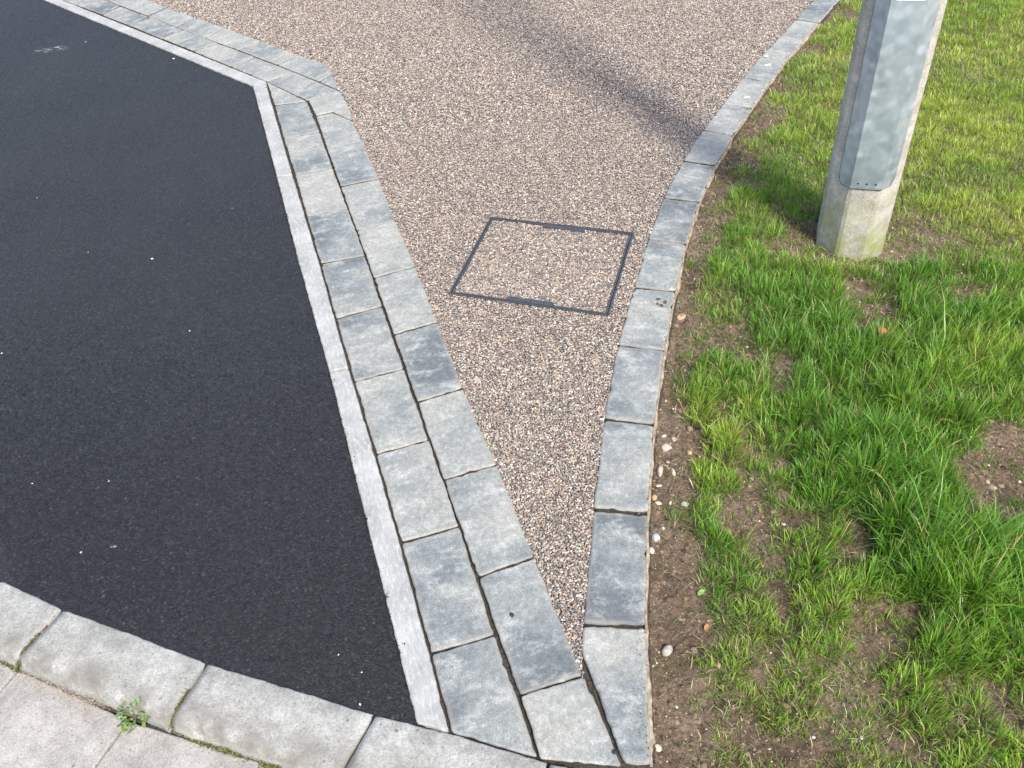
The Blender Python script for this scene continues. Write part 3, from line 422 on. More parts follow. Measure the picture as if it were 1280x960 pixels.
ACH = M('asphalt_chips', .62, .32); _a = ACH.n('ShaderNodeVertexColor', layer_name='col'); ACH.color(_a.outputs[0])
APAL = .76 * np.array([(.009, .009, .010), (.012, .0122, .0132), (.016, .0163, .0175), (.022, .0223, .0235), (.040, .040, .041)]); APW = np.array([.3, .34, .22, .11, .03])
stones('aggregate', asp_poly, .0052, 1, .6, 2.0, None, asp, -.0035, APAL, APW, ACH.m, .45, (1.1, 2.0))

# ------------------------------------------------------------------ block borders: bed + one object per block
def bed(name, polys, z, lo):
    V = []; F = []
    for p in polys:
        if area(p) < 0: p = p[::-1]
        b = len(V); V += [(q.x, q.y, z - .00021 * (len(F) % 9)) for q in shrink(p, -.006)]; F.append(tuple(range(b, b + len(p))))
    o = link(name, mesh(name, V, F), None, (JOINT,)); tag(o, kind='structure'); return o
def inst_blocks(bedname, polys, seed, mats, **kw):
    b = bed(bedname, polys, -.013, 0)
    for i, p in enumerate(polys):
        r = random.Random(seed + i)
        slab('paving_block', p, top=r.gauss(.001, .0011), parent=b, mats=mats, seed=seed + i, tilt=.006, **kw)
    return b
inst_blocks('block_border', NEAR, 100, (BLOCK, JOINT), gap=.0036, bev=.0038, wob=.0016)
inst_blocks('block_border', FAR, 200, (BLOCK, JOINT), gap=.0042, bev=.0042)
inst_blocks('garden_edging', GARDEN, 300, (BLOCK, JOINT), gap=.006, bev=.0055, wob=.0019)
ge = [o for o in COL.objects if o.name == 'garden_edging'][0]
V = []; F = []; r = random.Random(77); ke = densify(KEDGE_R, .008, .0, 3)
for i, (x, y) in enumerate(ke):
    x2, y2 = ke[min(i + 1, len(ke) - 1)]; x1, y1 = ke[max(i - 1, 0)]; d = Vector((x2 - x1, y2 - y1)).normalized(); nn = Vector((d.y, -d.x)); w = -.0012 + .013 * max(0, float(fbm(np.array([i * .13]), np.array([3.3]), 3)[0]) - .36) + r.gauss(0, .0005)
    for u, z in ((-.004, -.0052), (.25 * w, -.0048), (w, -.0065 + r.gauss(0, .0006)), (w + .004, -.03)): V.append((x + nn.x * u, y + nn.y * u, z))
for i in range(len(ke) - 1):
    for j in range(3): F.append((i * 4 + j, i * 4 + j + 1, i * 4 + j + 5, i * 4 + j + 4))
link('mortar_haunch', mesh('mortar_haunch', V, F, True), ge, (BUFF,))
sb = bed('concrete_edging', STRIP_, -.012, 0)
for i, p in enumerate(STRIP_):
    slab('edging_stone', p, top=.0025, depth=.06, gap=.0046, bev=.003, wob=.0010, step=.009, parent=sb, mats=(STRIP, STRIP), seed=500 + i, rad=.003)

# ------------------------------------------------------------------ dropped kerb, gutter slabs and road at the bottom left
kj = [(Vector((-2.60 + .33 * i, 1.79 - .163 * i)), Vector((-.062, -.116)).normalized()) for i in range(4)] + [(Vector((-1.277, 1.145)), Vector((-.067, -.113)).normalized())] + [(Vector(a), (Vector(b) - Vector(a)).normalized()) for a, b in KJOINT] + [(Vector((.0216, .6161)), Vector((-.046, -.12)).normalized()), (Vector((.345, .512)), Vector((-.03, -.12)).normalized())]
KW = .127
kfr = [Vector(q) for q in KFRONT]
def front_at(a, b, t):
    """follow the measured, gently bowed front line between two joints"""
    p = a.lerp(b, t); best = p
    for u, w in zip(kfr[:-1], kfr[1:]):
        if min(u.x, w.x) <= p.x <= max(u.x, w.x): best = Vector((p.x, u.y + (w.y - u.y) * (p.x - u.x) / (w.x - u.x)))
    return best
prof = [(0, -.1), (0, -.0015), (.010, .0003), (.03, .0012), (.30, .0014), (.72, .0010), (.85, -.0006), (.90, -.0045), (.945, -.012), (.985, -.022), (1.01, -.034), (1.01, -.1)]
kerb = bed('kerb', [[tuple(kj[0][0]), tuple(kj[0][0] + kj[0][1] * KW), tuple(kj[1][0] + kj[1][1] * KW), tuple(kj[1][0])]] + [[tuple(a), tuple(a + d * KW), tuple(b + e * KW), tuple(b)] for (a, d), (b, e) in zip(kj[1:-1], kj[2:])], -.035, 0)
for i in range(len(kj) - 1):
    (a, da), (b, db) = kj[i], kj[i + 1]; r = random.Random(40 + i); n = 26; V = []; F = []; D_ = []
    g = .0035 / (b - a).length; ph = [r.uniform(0, 6) for _ in range(4)]
    for k in range(n + 1):
        t = g + (1 - 2 * g) * k / n; fp = front_at(a, b, t); d = da.lerp(db, t).normalized(); w = sum(math.sin(t * q * 6 + ph[m]) for m, q in enumerate((3, 7, 13))) * .0005
        ends = .0012 if k in (0, n) else 0
        for j, (u, z) in enumerate(prof):
            pp = fp + d * (u * KW + (w if j < 4 else 0) + (w * 1.6 if j > 8 else 0)); V.append((pp.x, pp.y, z - (ends if z > -.09 else 0))); D_.append(max(0, min(1, (u - .55) / .25)) if u < .97 else .35)
    m = len(prof)
    for k in range(n):
        for j in range(m - 1): F.append((k * m + j, k * m + j + 1, (k + 1) * m + j + 1, (k + 1) * m + j))
    F.append(tuple(range(m))[::-1]); F.append(tuple(range(n * m, n * m + m)))
    me = mesh('kerb_stone', V, F, True)
    if me.polygons[n * 4].normal.z < 0: me.flip_normals()
    at = me.attributes.new('dirt', 'FLOAT', 'POINT'); at.data.foreach_set('value', D_)
    link('kerb_stone', me, kerb, (KERB,))
road = sheet('road', [(-9, 4.82)] + [(-2.66, 1.67), (-1.35, 1.03), (-1.0551, .884), (-.69, .728), (-.30, .5995), (-.02, .49), (.33, .385), (2.5, -.2), (2.5, -6), (-9, -6)], -.05, GUTTER)
sj = [(Vector((-2.62 + .33 * i, 1.656 - .163 * i)), Vector((-2.672 + .33 * i, 1.548 - .163 * i))) for i in range(4)] + [(Vector((-1.30, 1.008)), Vector((-1.352, .90))), (Vector((-1.0175, .869)), Vector((-1.067, .76))), (Vector((-.765, .7495)), Vector((-.812, .64))), (Vector((-.49, .652)), Vector((-.535, .542))), (Vector((-.215, .556)), Vector((-.255, .44)))]
for i in range(len(sj) - 1):
    (a, a2), (b, b2) = sj[i], sj[i + 1]; a = a + (a - a2).normalized() * .011; b = b + (b - b2).normalized() * .011; e = (a2 - a) * 2.4; f = (b2 - b) * 2.4
    slab('concrete_slab', [tuple(a + e), tuple(b + f), tuple(b), tuple(a)], top=-.0305, depth=.06, gap=.0035, bev=.003, wob=.0012, parent=road, mats=(GUTTER, GUTTER), seed=700 + i, rad=.004, tilt=.002)

# ------------------------------------------------------------------ lawn: soil terrain, grass, crumbs
edge = [Vector(q) for q in KEDGE_R]; d0 = (edge[0] - edge[1]).normalized(); edge = [edge[0] + d0 * .5] + edge + [Vector(GARDEN[-1][1])]
seg = np.cumsum([0] + [(b - a).length for a, b in zip(edge[:-1], edge[1:])])
ex = np.array([e.x for e in edge]); ey = np.array([e.y for e in edge])
ss = np.arange(0, seg[-1], .011); EX = np.interp(ss, seg, ex); EY = np.interp(ss, seg, ey)
tt = np.concatenate([np.arange(-.012, .3, .009), np.arange(.3, 1.3, .014), np.geomspace(1.3, 7, 30)])
DX, DY = 1., -.12
X = EX[:, None] + tt[None] * DX; Y = EY[:, None] + tt[None] * DY
AN = np.array(ANCHORS)
def lawn(x, y):
    """cover, blade height and yellowness at points of the lawn, from the surveyed tufts and bare patches"""
    x = np.asarray(x); y = np.asarray(y); out = np.zeros((x.size, 3)); xf = x.ravel(); yf = y.ravel()
    wx = xf + (fbm(xf * 9, yf * 9, 3) - .5) * .09; wy = yf + (fbm(xf * 9 + 50, yf * 9 + 20, 3) - .5) * .09
    for i in range(0, xf.size, 40000):
        d2 = (wx[i:i + 40000, None] - AN[None, :, 0]) ** 2 + (wy[i:i + 40000, None] - AN[None, :, 1]) ** 2
        w = 1 / (d2 + .0006) ** 2.2; out[i:i + 40000] = (w @ AN[:, 2:]) / w.sum(1)[:, None]
    return out.reshape(x.shape + (3,))
def soil_z(x, y, t):
    cv = lawn(x, y)[..., 0]
    z = -.017 + (fbm(x * 3, y * 3, 4) - .5) * .03 + (fbm(x * 22, y * 22, 4) - .5) * .016 + (fbm(x * 75, y * 75, 2) - .5) * .011 + cv * .010
    z = z * np.clip(t / .04 + .35, 0, 1) - .010 * np.clip(1 - t / .05, 0, 1)
    return np.minimum(z, .01 + t * .05)
Z = soil_z(X, Y, np.broadcast_to(np.maximum(tt, 0)[None], X.shape))
ni, nj = X.shape; idx = np.arange(ni * nj).reshape(ni, nj)
F = np.stack([idx[:-1, :-1], idx[:-1, 1:], idx[1:, 1:], idx[1:, :-1]], -1).reshape(-1, 4)
soil = link('lawn_soil', bulk('lawn_soil', np.stack([X, Y, Z], -1).reshape(-1, 3), F[:, ::-1], 4, None, True), None, (SOIL,)); tag(soil, kind='structure')
if soil.data.polygons[0].normal.z < 0: soil.data.flip_normals()

def edge_t(x, y):
    """distance across the lawn from the edging line"""
    yy = y.copy(); xe = np.interp(yy, ey, ex)
    for _ in range(3): xe = np.interp(yy, ey, ex); t = x - xe; yy = y - t * DY
    return x - np.interp(yy, ey, ex)
def in_view(x, y): return (x < y * .68 + .62) & (y > .3)
POSTC = Vector((1.0451, 2.1221))
def tilt_field(x, y): return (fbm(x * 7, y * 7, 2) - .5) * 6 * np.pi
def blades(n_try, ylo, yhi, dens, wmul=1., hmul=1.):
    X = rng.uniform(-.1, 3.6, n_try); Y = rng.uniform(ylo, yhi, n_try); t = edge_t(X, Y)
    k = (t > .012) & in_view(X, Y) & ((X - POSTC.x) ** 2 + (Y - POSTC.y) ** 2 > .10 ** 2); X = X[k]; Y = Y[k]; t = t[k]
    L = lawn(X, Y); cl = fbm(X * 24, Y * 24, 2); cover = L[:, 0]
    pr = np.clip((cover * 1.75 + (cl - .5) * (2.6 - 2.0 * np.clip((Y - 2.15) / .5, 0, 1) * np.clip(cover * 2 - .8, 0, 1)) - .19), 0, 1) * dens
    pr = np.maximum(pr, .05 * np.clip(cover * 6, 0, 1) * (.3 + cl)); k = rng.random(len(X)) < pr
    return X[k], Y[k], L[k], t[k], cl[k]
parts = []
for a in ((385000, .35, 1.5, 1.), (400000, 1.5, 3.0, .8), (350000, 3.0, 5.2, .95)): parts.append(blades(*a))
bx, by, bl, bt, bc = [np.concatenate([p[i] for p in parts]) for i in range(5)]
n = len(bx)
def make_blades(bx, by, bz, H, W, col, tipcol, bend, az, lod=0):
    n = len(bx); dx = np.cos(az); dy = np.sin(az); V = np.zeros((n, 7, 3)); C = np.zeros((n, 7, 3))
    sx = -dy; sy = dx; tw = rng.normal(0, .7, n); sx, sy = sx * np.cos(tw) + dx * np.sin(tw), sy * np.cos(tw) + dy * np.sin(tw)
    for k, (s, wk) in enumerate(((0, .8), (.38, 1.), (.74, .7), (1., 0))):
        out = bend * H * s ** 1.9; z = H * s * np.sqrt(np.maximum(1 - (bend * s * .85) ** 2, .03))
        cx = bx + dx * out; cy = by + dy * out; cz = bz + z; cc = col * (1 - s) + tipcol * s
        if k < 3:
            V[:, 2 * k] = np.stack([cx - sx * W * wk / 2, cy - sy * W * wk / 2, cz], -1); V[:, 2 * k + 1] = np.stack([cx + sx * W * wk / 2, cy + sy * W * wk / 2, cz], -1); C[:, 2 * k] = cc; C[:, 2 * k + 1] = cc
        else: V[:, 6] = np.stack([cx, cy, cz], -1); C[:, 6] = cc
    if lod: keep = [0, 1, 2, 3, 6]; V = V[:, keep]; C = C[:, keep]; f = np.array([(0, 1, 3), (0, 3, 2), (2, 3, 4)]); nv = 5
    else: f = np.array([(0, 1, 3), (0, 3, 2), (2, 3, 5), (2, 5, 4), (4, 5, 6)]); nv = 7
    F = (f[None] + (np.arange(n) * nv)[:, None, None]).reshape(-1, 3)
    return V.reshape(-1, 3), F, C.reshape(-1, 3)
bz = soil_z(bx, by, bt) - .003
Hh = bl[:, 1] * .86 * rng.lognormal(-.12, .33, n) * (.45 + 1.05 * bc); Wd = np.clip(rng.normal(.0017, .0005, n), .0008, .0036) * (.75 + bl[:, 1] * 6) * (1 + .12 * np.maximum(by - 1.5, 0))
far_k = np.clip((by - 2.4) / 1.2, 0, 1)
yel = np.clip(bl[:, 2] + rng.normal(0, .13, n) + (fbm(bx * 5, by * 5, 3) - .5) * .9, 0, 1)[:, None]
g1 = np.array((.083, .192, .023)); g2 = np.array((.305, .39, .056)); base = g1 * (1 - yel) + g2 * yel
base = base * rng.lognormal(0, .24, (n, 1)); dead = (rng.random(n) < .06 + .08 * yel[:, 0] ** 2)[:, None]
base = np.where(dead, np.array((.36, .30, .15)) * rng.uniform(.6, 1.2, (n, 1)), base)
gxx = fbm((bx + .004) * 24, by * 24, 2) - fbm((bx - .004) * 24, by * 24, 2); gyy = fbm(bx * 24, (by + .004) * 24, 2) - fbm(bx * 24, (by - .004) * 24, 2)
az = np.arctan2(-gyy, -gxx) + rng.normal(0, .75, n) + .35 * np.sin(tilt_field(bx, by)); bend = np.clip(rng.normal(.42, .24, n), .03, .97)
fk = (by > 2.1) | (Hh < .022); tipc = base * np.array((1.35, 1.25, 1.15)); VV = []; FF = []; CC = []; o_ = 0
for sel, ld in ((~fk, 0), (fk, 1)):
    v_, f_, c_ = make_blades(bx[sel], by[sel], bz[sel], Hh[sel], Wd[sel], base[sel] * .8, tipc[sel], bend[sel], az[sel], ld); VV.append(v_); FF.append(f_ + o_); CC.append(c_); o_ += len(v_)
V, F, C = np.concatenate(VV), np.concatenate(FF), np.concatenate(CC)
# flat, dry clippings between the tufts
m = 20000; X = rng.uniform(-.1, 2.4, m * 6); Y = rng.uniform(.4, 3.4, m * 6); t = edge_t(X, Y); k = (t > .012) & in_view(X, Y); X, Y, t = X[k], Y[k], t[k]; L = lawn(X, Y); k = rng.random(len(X)) < .10 + .35 * L[:, 2] + .25 * L[:, 0]; X, Y, t = X[k][:m], Y[k][:m], t[k][:m]
sc = np.array((.40, .35, .20)) * rng.uniform(.5, 1.25, (len(X), 1)); sg = rng.random(len(X)) < .35; sc[sg] = np.array((.13, .19, .05)) * rng.uniform(.7, 1.3, (sg.sum(), 1))
V2, F2, C2 = make_blades(X, Y, soil_z(X, Y, t) + .0015, rng.uniform(.008, .032, len(X)), rng.uniform(.0008, .0018, len(X)), sc, sc, np.full(len(X), .985), rng.uniform(0, 6.28, len(X)), 1)
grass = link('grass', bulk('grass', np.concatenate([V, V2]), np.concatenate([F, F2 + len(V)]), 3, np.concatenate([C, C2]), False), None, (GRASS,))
tag(grass, 'patchy green grass with straw bits growing out of the soil', 'grass', kind='stuff')

# soil crumbs and grit
def lumps(name, X, Y, Zb, r, cols, mat, label, cat):
    n = len(X); an = np.arange(5) * 2 * np.pi / 5; V = np.zeros((n, 6, 3)); rot = rng.uniform(0, 6.28, n)
    rr = r[:, None] * rng.uniform(.65, 1.15, (n, 5)); V[:, :5, 0] = X[:, None] + rr * np.cos(an + rot[:, None]); V[:, :5, 1] = Y[:, None] + rr * np.sin(an + rot[:, None]); V[:, :5, 2] = (Zb - r * .2)[:, None]
    V[:, 5] = np.stack([X + r * rng.normal(0, .2, n), Y + r * rng.normal(0, .2, n), Zb + r * rng.uniform(.5, .9, n)], -1)
    F = (np.array([(i, (i + 1) % 5, 5) for i in range(5)])[None] + (np.arange(n) * 6)[:, None, None]).reshape(-1, 3)
    o = link(name, bulk(name, V.reshape(-1, 3), F, 3, np.repeat(cols, 6, 0), True), None, (mat,)); tag(o, label, cat, kind='stuff'); return o
sm = M('soil_crumbs', .95, .1); sa = sm.n('ShaderNodeVertexColor', layer_name='col'); sm.color(sa.outputs[0])
N = 150000; X = rng.uniform(-.05, 2.4, N); Y = rng.uniform(.4, 3.8, N); t = edge_t(X, Y); cv = lawn(X, Y)[:, 0]; k = (t > .004) & in_view(X, Y) & (rng.random(N) < 1.05 - cv); X, Y, t = X[k], Y[k], t[k]
r = np.clip(rng.lognormal(-6.15, .55, len(X)), .0008, .0085); cc = np.array((.122, .088, .059)) * rng.uniform(.35, 1.75, (len(X), 1)); lt = rng.random(len(X)) < .05; cc[lt] = np.array((.46, .38, .29)) * rng.uniform(.7, 1.25, (lt.sum(), 1)); r[lt] *= .8
lumps('soil_crumbs', X, Y, soil_z(X, Y, t), r, cc, sm.m, 'loose brown soil crumbs and grit over the bare ground', 'soil')

N = 9000; X = rng.uniform(-.05, 2.4, N); Y = rng.uniform(.4, 3.4, N); t = edge_t(X, Y); cv = lawn(X, Y)[:, 0]; k = (t > .012) & in_view(X, Y) & (rng.random(N) < .95 - cv) & (fbm(X * 8, Y * 8, 3) > .44); X, Y, t = X[k], Y[k], t[k]
lumps('soil_clods', X, Y, soil_z(X, Y, t), np.clip(rng.lognormal(-5.45, .42, len(X)), .002, .012), np.ones((len(X), 3)), SOIL, 'larger brown clods of dry soil over the bare ground', 'soil')
# soil spilled onto the edging blocks, tar crumbs on the pale strip
N = 1500; q = rng.random(N) * (len(KEDGE_R) - 1); X = np.interp(q, range(len(KEDGE_R)), [p[0] for p in KEDGE_R]) - np.abs(rng.normal(0, .013, N)) - .002; Y = np.interp(q, range(len(KEDGE_R)), [p[1] for p in KEDGE_R])
lumps('spilled_soil', X, Y, np.full(N, .0016), np.clip(rng.lognormal(-7.1, .5, N), .0004, .003), np.array((.10, .073, .05)) * rng.uniform(.5, 1.6, (N, 1)), sm.m, 'fine soil crumbs spilled onto the garden edging blocks', 'soil')
N = 800; q = rng.random(N) * 6; X = np.interp(q, range(7), [p[0] for p in L0[:7]]); Y = np.interp(q, range(7), [p[1] for p in L0[:7]]); X = X + np.abs(rng.normal(0, .0055, N)) * (vnoise(q * 14, q * 0) * 1.6) - .001
tc = lumps('tar_crumbs', X, Y, np.full(N, .0022), np.clip(rng.lognormal(-6.95, .55, N), .0004, .0032), np.array((.016, .016, .017)) * rng.uniform(.6, 1.6, (N, 1)), sm.m, 'black tar crumbs along the pale edging strip', 'tar')
# ------------------------------------------------------------------ lamp post
post = empty('lamp_post', (POSTC.x, POSTC.y, -.02)); post.rotation_euler = (math.radians(.3), math.radians(-2.1), 0)
tag(post, 'octagonal concrete lamp post with galvanised steel panel standing in the grass', 'lamp post')
PH = math.radians(5); PR = .1005
def pr(z): return PR * (1 - .028 * z)
V = []; F = []; zs = [-.15, 0, .1, .2, .35, .55, .8, 1.2, 2, 3.4, 5]
for z in zs:
    for k in range(8):
        a = PH + k * math.pi / 4; a0 = .055
        for s_ in (-1, 1): V.append((pr(z) * math.cos(a + s_ * a0) * (1 - .004), pr(z) * math.sin(a + s_ * a0) * (1 - .004), z))
for i in range(len(zs) - 1):
    for j in range(16): F.append((i * 16 + j, i * 16 + (j + 1) % 16, (i + 1) * 16 + (j + 1) % 16, (i + 1) * 16 + j))
F.append(tuple(range((len(zs) - 1) * 16, len(zs) * 16)))
link('column', mesh('column', V, F), post, (POST,))
# panel: folded sheet over the camera-side faces, from 0.2 m up; column vertices k=4.. run left to right seen from the path
def oct_pt(u, z, out=0.):
    """u in face units round the octagon, starting at the vertex at PH"""
    k = math.floor(u); f = u - k; a0 = PH + k * math.pi / 4; a1 = a0 + math.pi / 4; r = pr(z) + out * 1.08
    return Vector((r * (math.cos(a0) * (1 - f) + math.cos(a1) * f), r * (math.sin(a0) * (1 - f) + math.sin(a1) * f), z))
def panel(u0, u1, z0, z1, out, cham=0.):
    us = sorted({u0, u0 + .12} | {float(k) for k in range(math.ceil(u0 + .13), math.floor(u1 - .13) + 1)} | {u1 - .12, u1}); V = []; F = []
    for lay in (out, out - .004 if out > .002 else -.001):
        for u in us:
            zz = z0 + (cham if u in (us[0], us[-1]) else 0); V.append(oct_pt(u, zz, lay)); V.append(oct_pt(u, z1, lay))
    m = len(us); o2 = 2 * m
    for i in range(m - 1):
        a = 2 * i; F.append((a, a + 2, a + 3, a + 1)); F.append((o2 + a, o2 + a + 1, o2 + a + 3, o2 + a + 2)); F.append((a, o2 + a, o2 + a + 2, a + 2))
    F.append((0, 1, o2 + 1, o2)); e = 2 * (m - 1); F.append((e, o2 + e, o2 + e + 1, e + 1))
    return mesh('panel', V, F)
PU0, PU1 = 4.45, 6.56
gk = link('seal', panel(PU0 - .06, PU1 + .045, .2395, 1.5, .0022, .020), post, (BLACK,))
pn = link('steel_panel', panel(PU0, PU1, .244, 1.5, .0065, .022), post, (GALV,))
for u in (5.22, 5.5, 5.78):
    c = oct_pt(u, .260, .0068); nrm = (oct_pt(5.5, .260, .1) - oct_pt(5.5, .260, 0)).normalized(); tx = Vector((-nrm.y, nrm.x, 0)).normalized(); tz = Vector((0, 0, 1))
    vv = [c + (tx * math.cos(q * math.pi / 4) + tz * math.sin(q * math.pi / 4)) * .0028 + nrm * .0006 for q in range(8)] + [c + (tx * math.cos(q * math.pi / 4) + tz * math.sin(q * math.pi / 4)) * .0028 - nrm * .003 for q in range(8)]
    h_ = link('bolt_hole', mesh('bolt_hole', vv, [tuple(range(8))] + [(q, q + 8, (q + 1) % 8 + 8, (q + 1) % 8) for q in range(8)]), pn, (BLACK,))
V = []
for lay in (.0068, .0078):
    for u, z in ((5.12, .750), (5.9, .750), (5.9, .80), (5.12, .80)): V.append(oct_pt(u, z, lay))
link('sticker', mesh('sticker', V, [(4, 5, 6, 7), (0, 1, 5, 4), (1, 2, 6, 5), (2, 3, 7, 6), (3, 0, 4, 7)]), pn, (WHITE,))

# ------------------------------------------------------------------ inspection cover in the gravel
cx = sum(q[0] for q in MHp) / 4; cy = sum(q[1] for q in MHp) / 4
cov = empty('inspection_cover', (cx, cy, 0)); tag(cov, 'square recessed inspection cover filled with gravel inside a dark steel frame', 'manhole cover')
rel = [(x - cx, y - cy) for x, y in MHp]
def ring(name, a, b, z0, z1, mat, jit=0.):
    o_ = shrink(rel, a); i_ = shrink(rel, b); V = []; F = []
    def walk(p):
        out = []
        for k in range(4):
            for t in range(14): out.append(p[k].lerp(p[(k + 1) % 4], t / 14))
        return out
    o_ = walk(o_); i_ = walk(i_); n = len(o_); r = random.Random(9)
    for pts, z, jj in ((o_, z0, jit), (o_, z1, jit), (i_, z1, jit * .4), (i_, z0, jit * .4)):
        for q in pts: V.append((q.x + r.gauss(0, jj), q.y + r.gauss(0, jj), z))
    for l in range(3):
        for k in range(n): F.append((l * n + k, l * n + (k + 1) % n, (l + 1) * n + (k + 1) % n, (l + 1) * n + k))
    return link(name, mesh(name, V, F), cov, (mat,))
ring('frame', .0, .0046, -.04, .0035, COVER, .0002); ring('tray', .0070, .0118, -.04, .0034, COVER, .0003)
b = link('gap_seal', mesh('gap_seal', [(q.x, q.y, -.004) for q in shrink(rel, .003)], [(0, 1, 2, 3)]), cov, (COVGAP,))
ring('base_ring', .003, .008, -.04, -.001, COVGAP)
inner = [(q.x + cx, q.y + cy) for q in shrink(rel, .0112)]
inf = link('infill', mesh('infill', [(q.x, q.y, -.0028) for q in shrink(rel, .0100)], [(0, 1, 2, 3)]), cov, (RESIN,))
# lifting key housings at the middle of two sides
tops = sorted(range(4), key=lambda k: (rel[k][1] + rel[(k + 1) % 4][1]))
keys = []
for k in (tops[0], tops[3]):
    a = Vector(shrink(rel, .0095)[k]); b_ = Vector(shrink(rel, .0095)[(k + 1) % 4]); d = (b_ - a).normalized(); nn = Vector((-d.y, d.x)); L = (b_ - a).length; r = random.Random(k)
    s0, s1 = (.36, .66) if k == tops[0] else (.32, .62)
    pts = [a + d * L * (s0 + (s1 - s0) * i / 12) for i in range(13)]; q = [(p.x, p.y) for p in pts] + [((p + nn * (.0165 + r.gauss(0, .0015))).x, (p + nn * (.0165 + r.gauss(0, .0015))).y) for p in pts[::-1]]
    V = [(x, y, .0037) for x, y in q] + [(x, y, -.02) for x, y in q]; m = len(q)
    link('key_housing', mesh('key_housing', V, [tuple(range(m))] + [(i, i + m, (i + 1) % m + m, (i + 1) % m) for i in range(m)]), cov, (COVER,)); keys.append([(x + cx, y + cy) for x, y in q])
ag = stones('aggregate', inner, .0054, 1, 0, 9, None, None); ag.parent = cov; ag.location = (-cx, -cy, 0)

# ------------------------------------------------------------------ loose things
def pebble_mesh(name, r, seed, flat=.6, sharp=0.):
    import bmesh
    bm = bmesh.new(); bmesh.ops.create_icosphere(bm, subdivisions=2, radius=1); rr = random.Random(seed); ax = [Vector((rr.gauss(0, 1), rr.gauss(0, 1), rr.gauss(0, 1))).normalized() for _ in range(7)]; am = [rr.uniform(-.28, .3) for _ in ax]
    el = rr.uniform(.6, .92)
    for v in bm.verts:
        d = v.co.normalized(); s = 1 + sum(a * max(0, d.dot(x)) ** 2 for a, x in zip(am, ax))
        if sharp: s = min(s, min((.75 + .25 * rr.random()) / max(.05, d.dot(x)) for x in ax[:5]))
        v.co = Vector((d.x * s * r, d.y * s * r * el, d.z * s * r * flat))
    me = bpy.data.meshes.new(name); bm.to_mesh(me); bm.free()
    if not sharp: me.polygons.foreach_set('use_smooth', [True] * len(me.polygons))
    return me
def ground_at(x, y):
    X = np.array([x]); Y = np.array([y]); t = edge_t(X, Y); return float(soil_z(X, Y, np.maximum(t, 0))[0])
for i, (x, y, s, c, lab) in enumerate(PEBBLES):
    z = (.003 if c == 'dark' else ground_at(x, y)); r = s * .55
    o = link('pebble', pebble_mesh('pebble', r, i, .25 if c == 'tan' else .62, 1. if c == 'shard' or i % 3 == 0 else 0), None, (PEB[c],)); o.location = (x, y, z + r * (.12 if c == 'tan' else .18)); o.rotation_euler = (0, 0, i * 1.7 + (.9 if 'elong' in lab else 0))
    if 'elong' in lab: o.scale = (1.35, .75, 1)
    tag(o, lab, 'pebble', 'pebbles on the soil strip' if c != 'dark' else 'dark lumps on the paving')
    if c == 'tan':
        q = link('pit', pebble_mesh('pit', r * .16, 5, .5), o, (CRUMB,)); q.location = (0, 0, r * .24)
chip0 = [pebble_mesh('stone_chip', 1, 900 + i, .5, 1.) for i in range(3)]
for i, (x, y, s) in enumerate(CHIPS[:14]):
    o = link('stone_chip', chip0[i % 3], None, (CHIP,)); o.location = (x, y, -.001); o.scale = (s * .32,) * 3; o.rotation_euler = (0, 0, i * 2.1)
    tag(o, 'tiny white stone chip lying loose on the black asphalt', 'stone chip', 'white chips scattered on the asphalt')
for i, (x, y, s) in enumerate(CRUMB_):
    o = link('soil_crumb', pebble_mesh('soil_crumb', s * .5, 60 + i, .6, 1.), None, (CRUMB if i not in (3,) else PEB['rose'],)); o.location = (x, y, .004); o.rotation_euler = (0, 0, i)
    tag(o, 'dark crumb of soil in the small cluster on a garden edging block', 'soil crumb', 'crumbs on the edging block')
def splat(name, x, y, z, r, mat, seed, h=.0012):
    rr = random.Random(seed); n = 16; V = []; F = []
    rad = [r * (.55 + .3 * rr.random()) * (1.25 if i % 8 < 3 else .8) for i in range(n)]
    for q, zz in ((1, 0), (.8, h * .8), (.4, h)):
        for i in range(n): V.append((math.cos(i * 6.2832 / n) * rad[i] * q, math.sin(i * 6.2832 / n) * rad[i] * q * .8, zz))
    for l in range(2):
        for i in range(n): F.append((l * n + i, l * n + (i + 1) % n, (l + 1) * n + (i + 1) % n, (l + 1) * n + i))
    F.append(tuple(range(2 * n, 3 * n))); o = link(name, mesh(name, V, F, True), None, (mat,)); o.location = (x, y, z); return o
for i, ((x, y, s), lab) in enumerate(zip(DROP, ('larger white bird dropping on the upper garden edging', 'white bird dropping on the edging block nearer the cover', 'small white bird dropping above the larger one on the edging'))):
    tag(splat('bird_dropping', x, y, .003, s * .62, DROPP, 80 + i), lab, 'bird dropping', 'bird droppings on the edging blocks')
o = link('brick_fragment', pebble_mesh('brick_fragment', .0125, 31, .6, 1.), None, (BRICK,)); o.location = (RED[0], RED[1], ground_at(*RED) + .032); o.rotation_euler = (.5, .2, .4); tag(o, 'small red brick fragment caught in the thick grass', 'brick')
def leaf(name, L, W, mat, fold=.25, curl=.2, segs=5):
    V = []; F = []
    for i in range(segs + 1):
        t = i / segs; w = W * math.sin(math.pi * min(1, t * .94 + .03)) ** .8 * (1.1 - .4 * t); z = curl * L * math.sin(t * 2.2) ; V += [(t * L, -w / 2, z + w * fold), (t * L, 0, z), (t * L, w / 2, z + w * fold)]
    for i in range(segs):
        for j in (0, 1): F.append((i * 3 + j, i * 3 + j + 3, i * 3 + j + 4, i * 3 + j + 1))
    me = mesh(name, V, F, True); me.materials.append(mat); return me
o = link('fallen_leaf', leaf('fallen_leaf', .016, .010, OLEAF)); o.location = (*OLEAF_P, ground_at(*OLEAF_P) + .004); o.rotation_euler = (.1, -.1, 1.0); tag(o, 'curled orange dead leaf at the grass edge on bare soil', 'leaf')
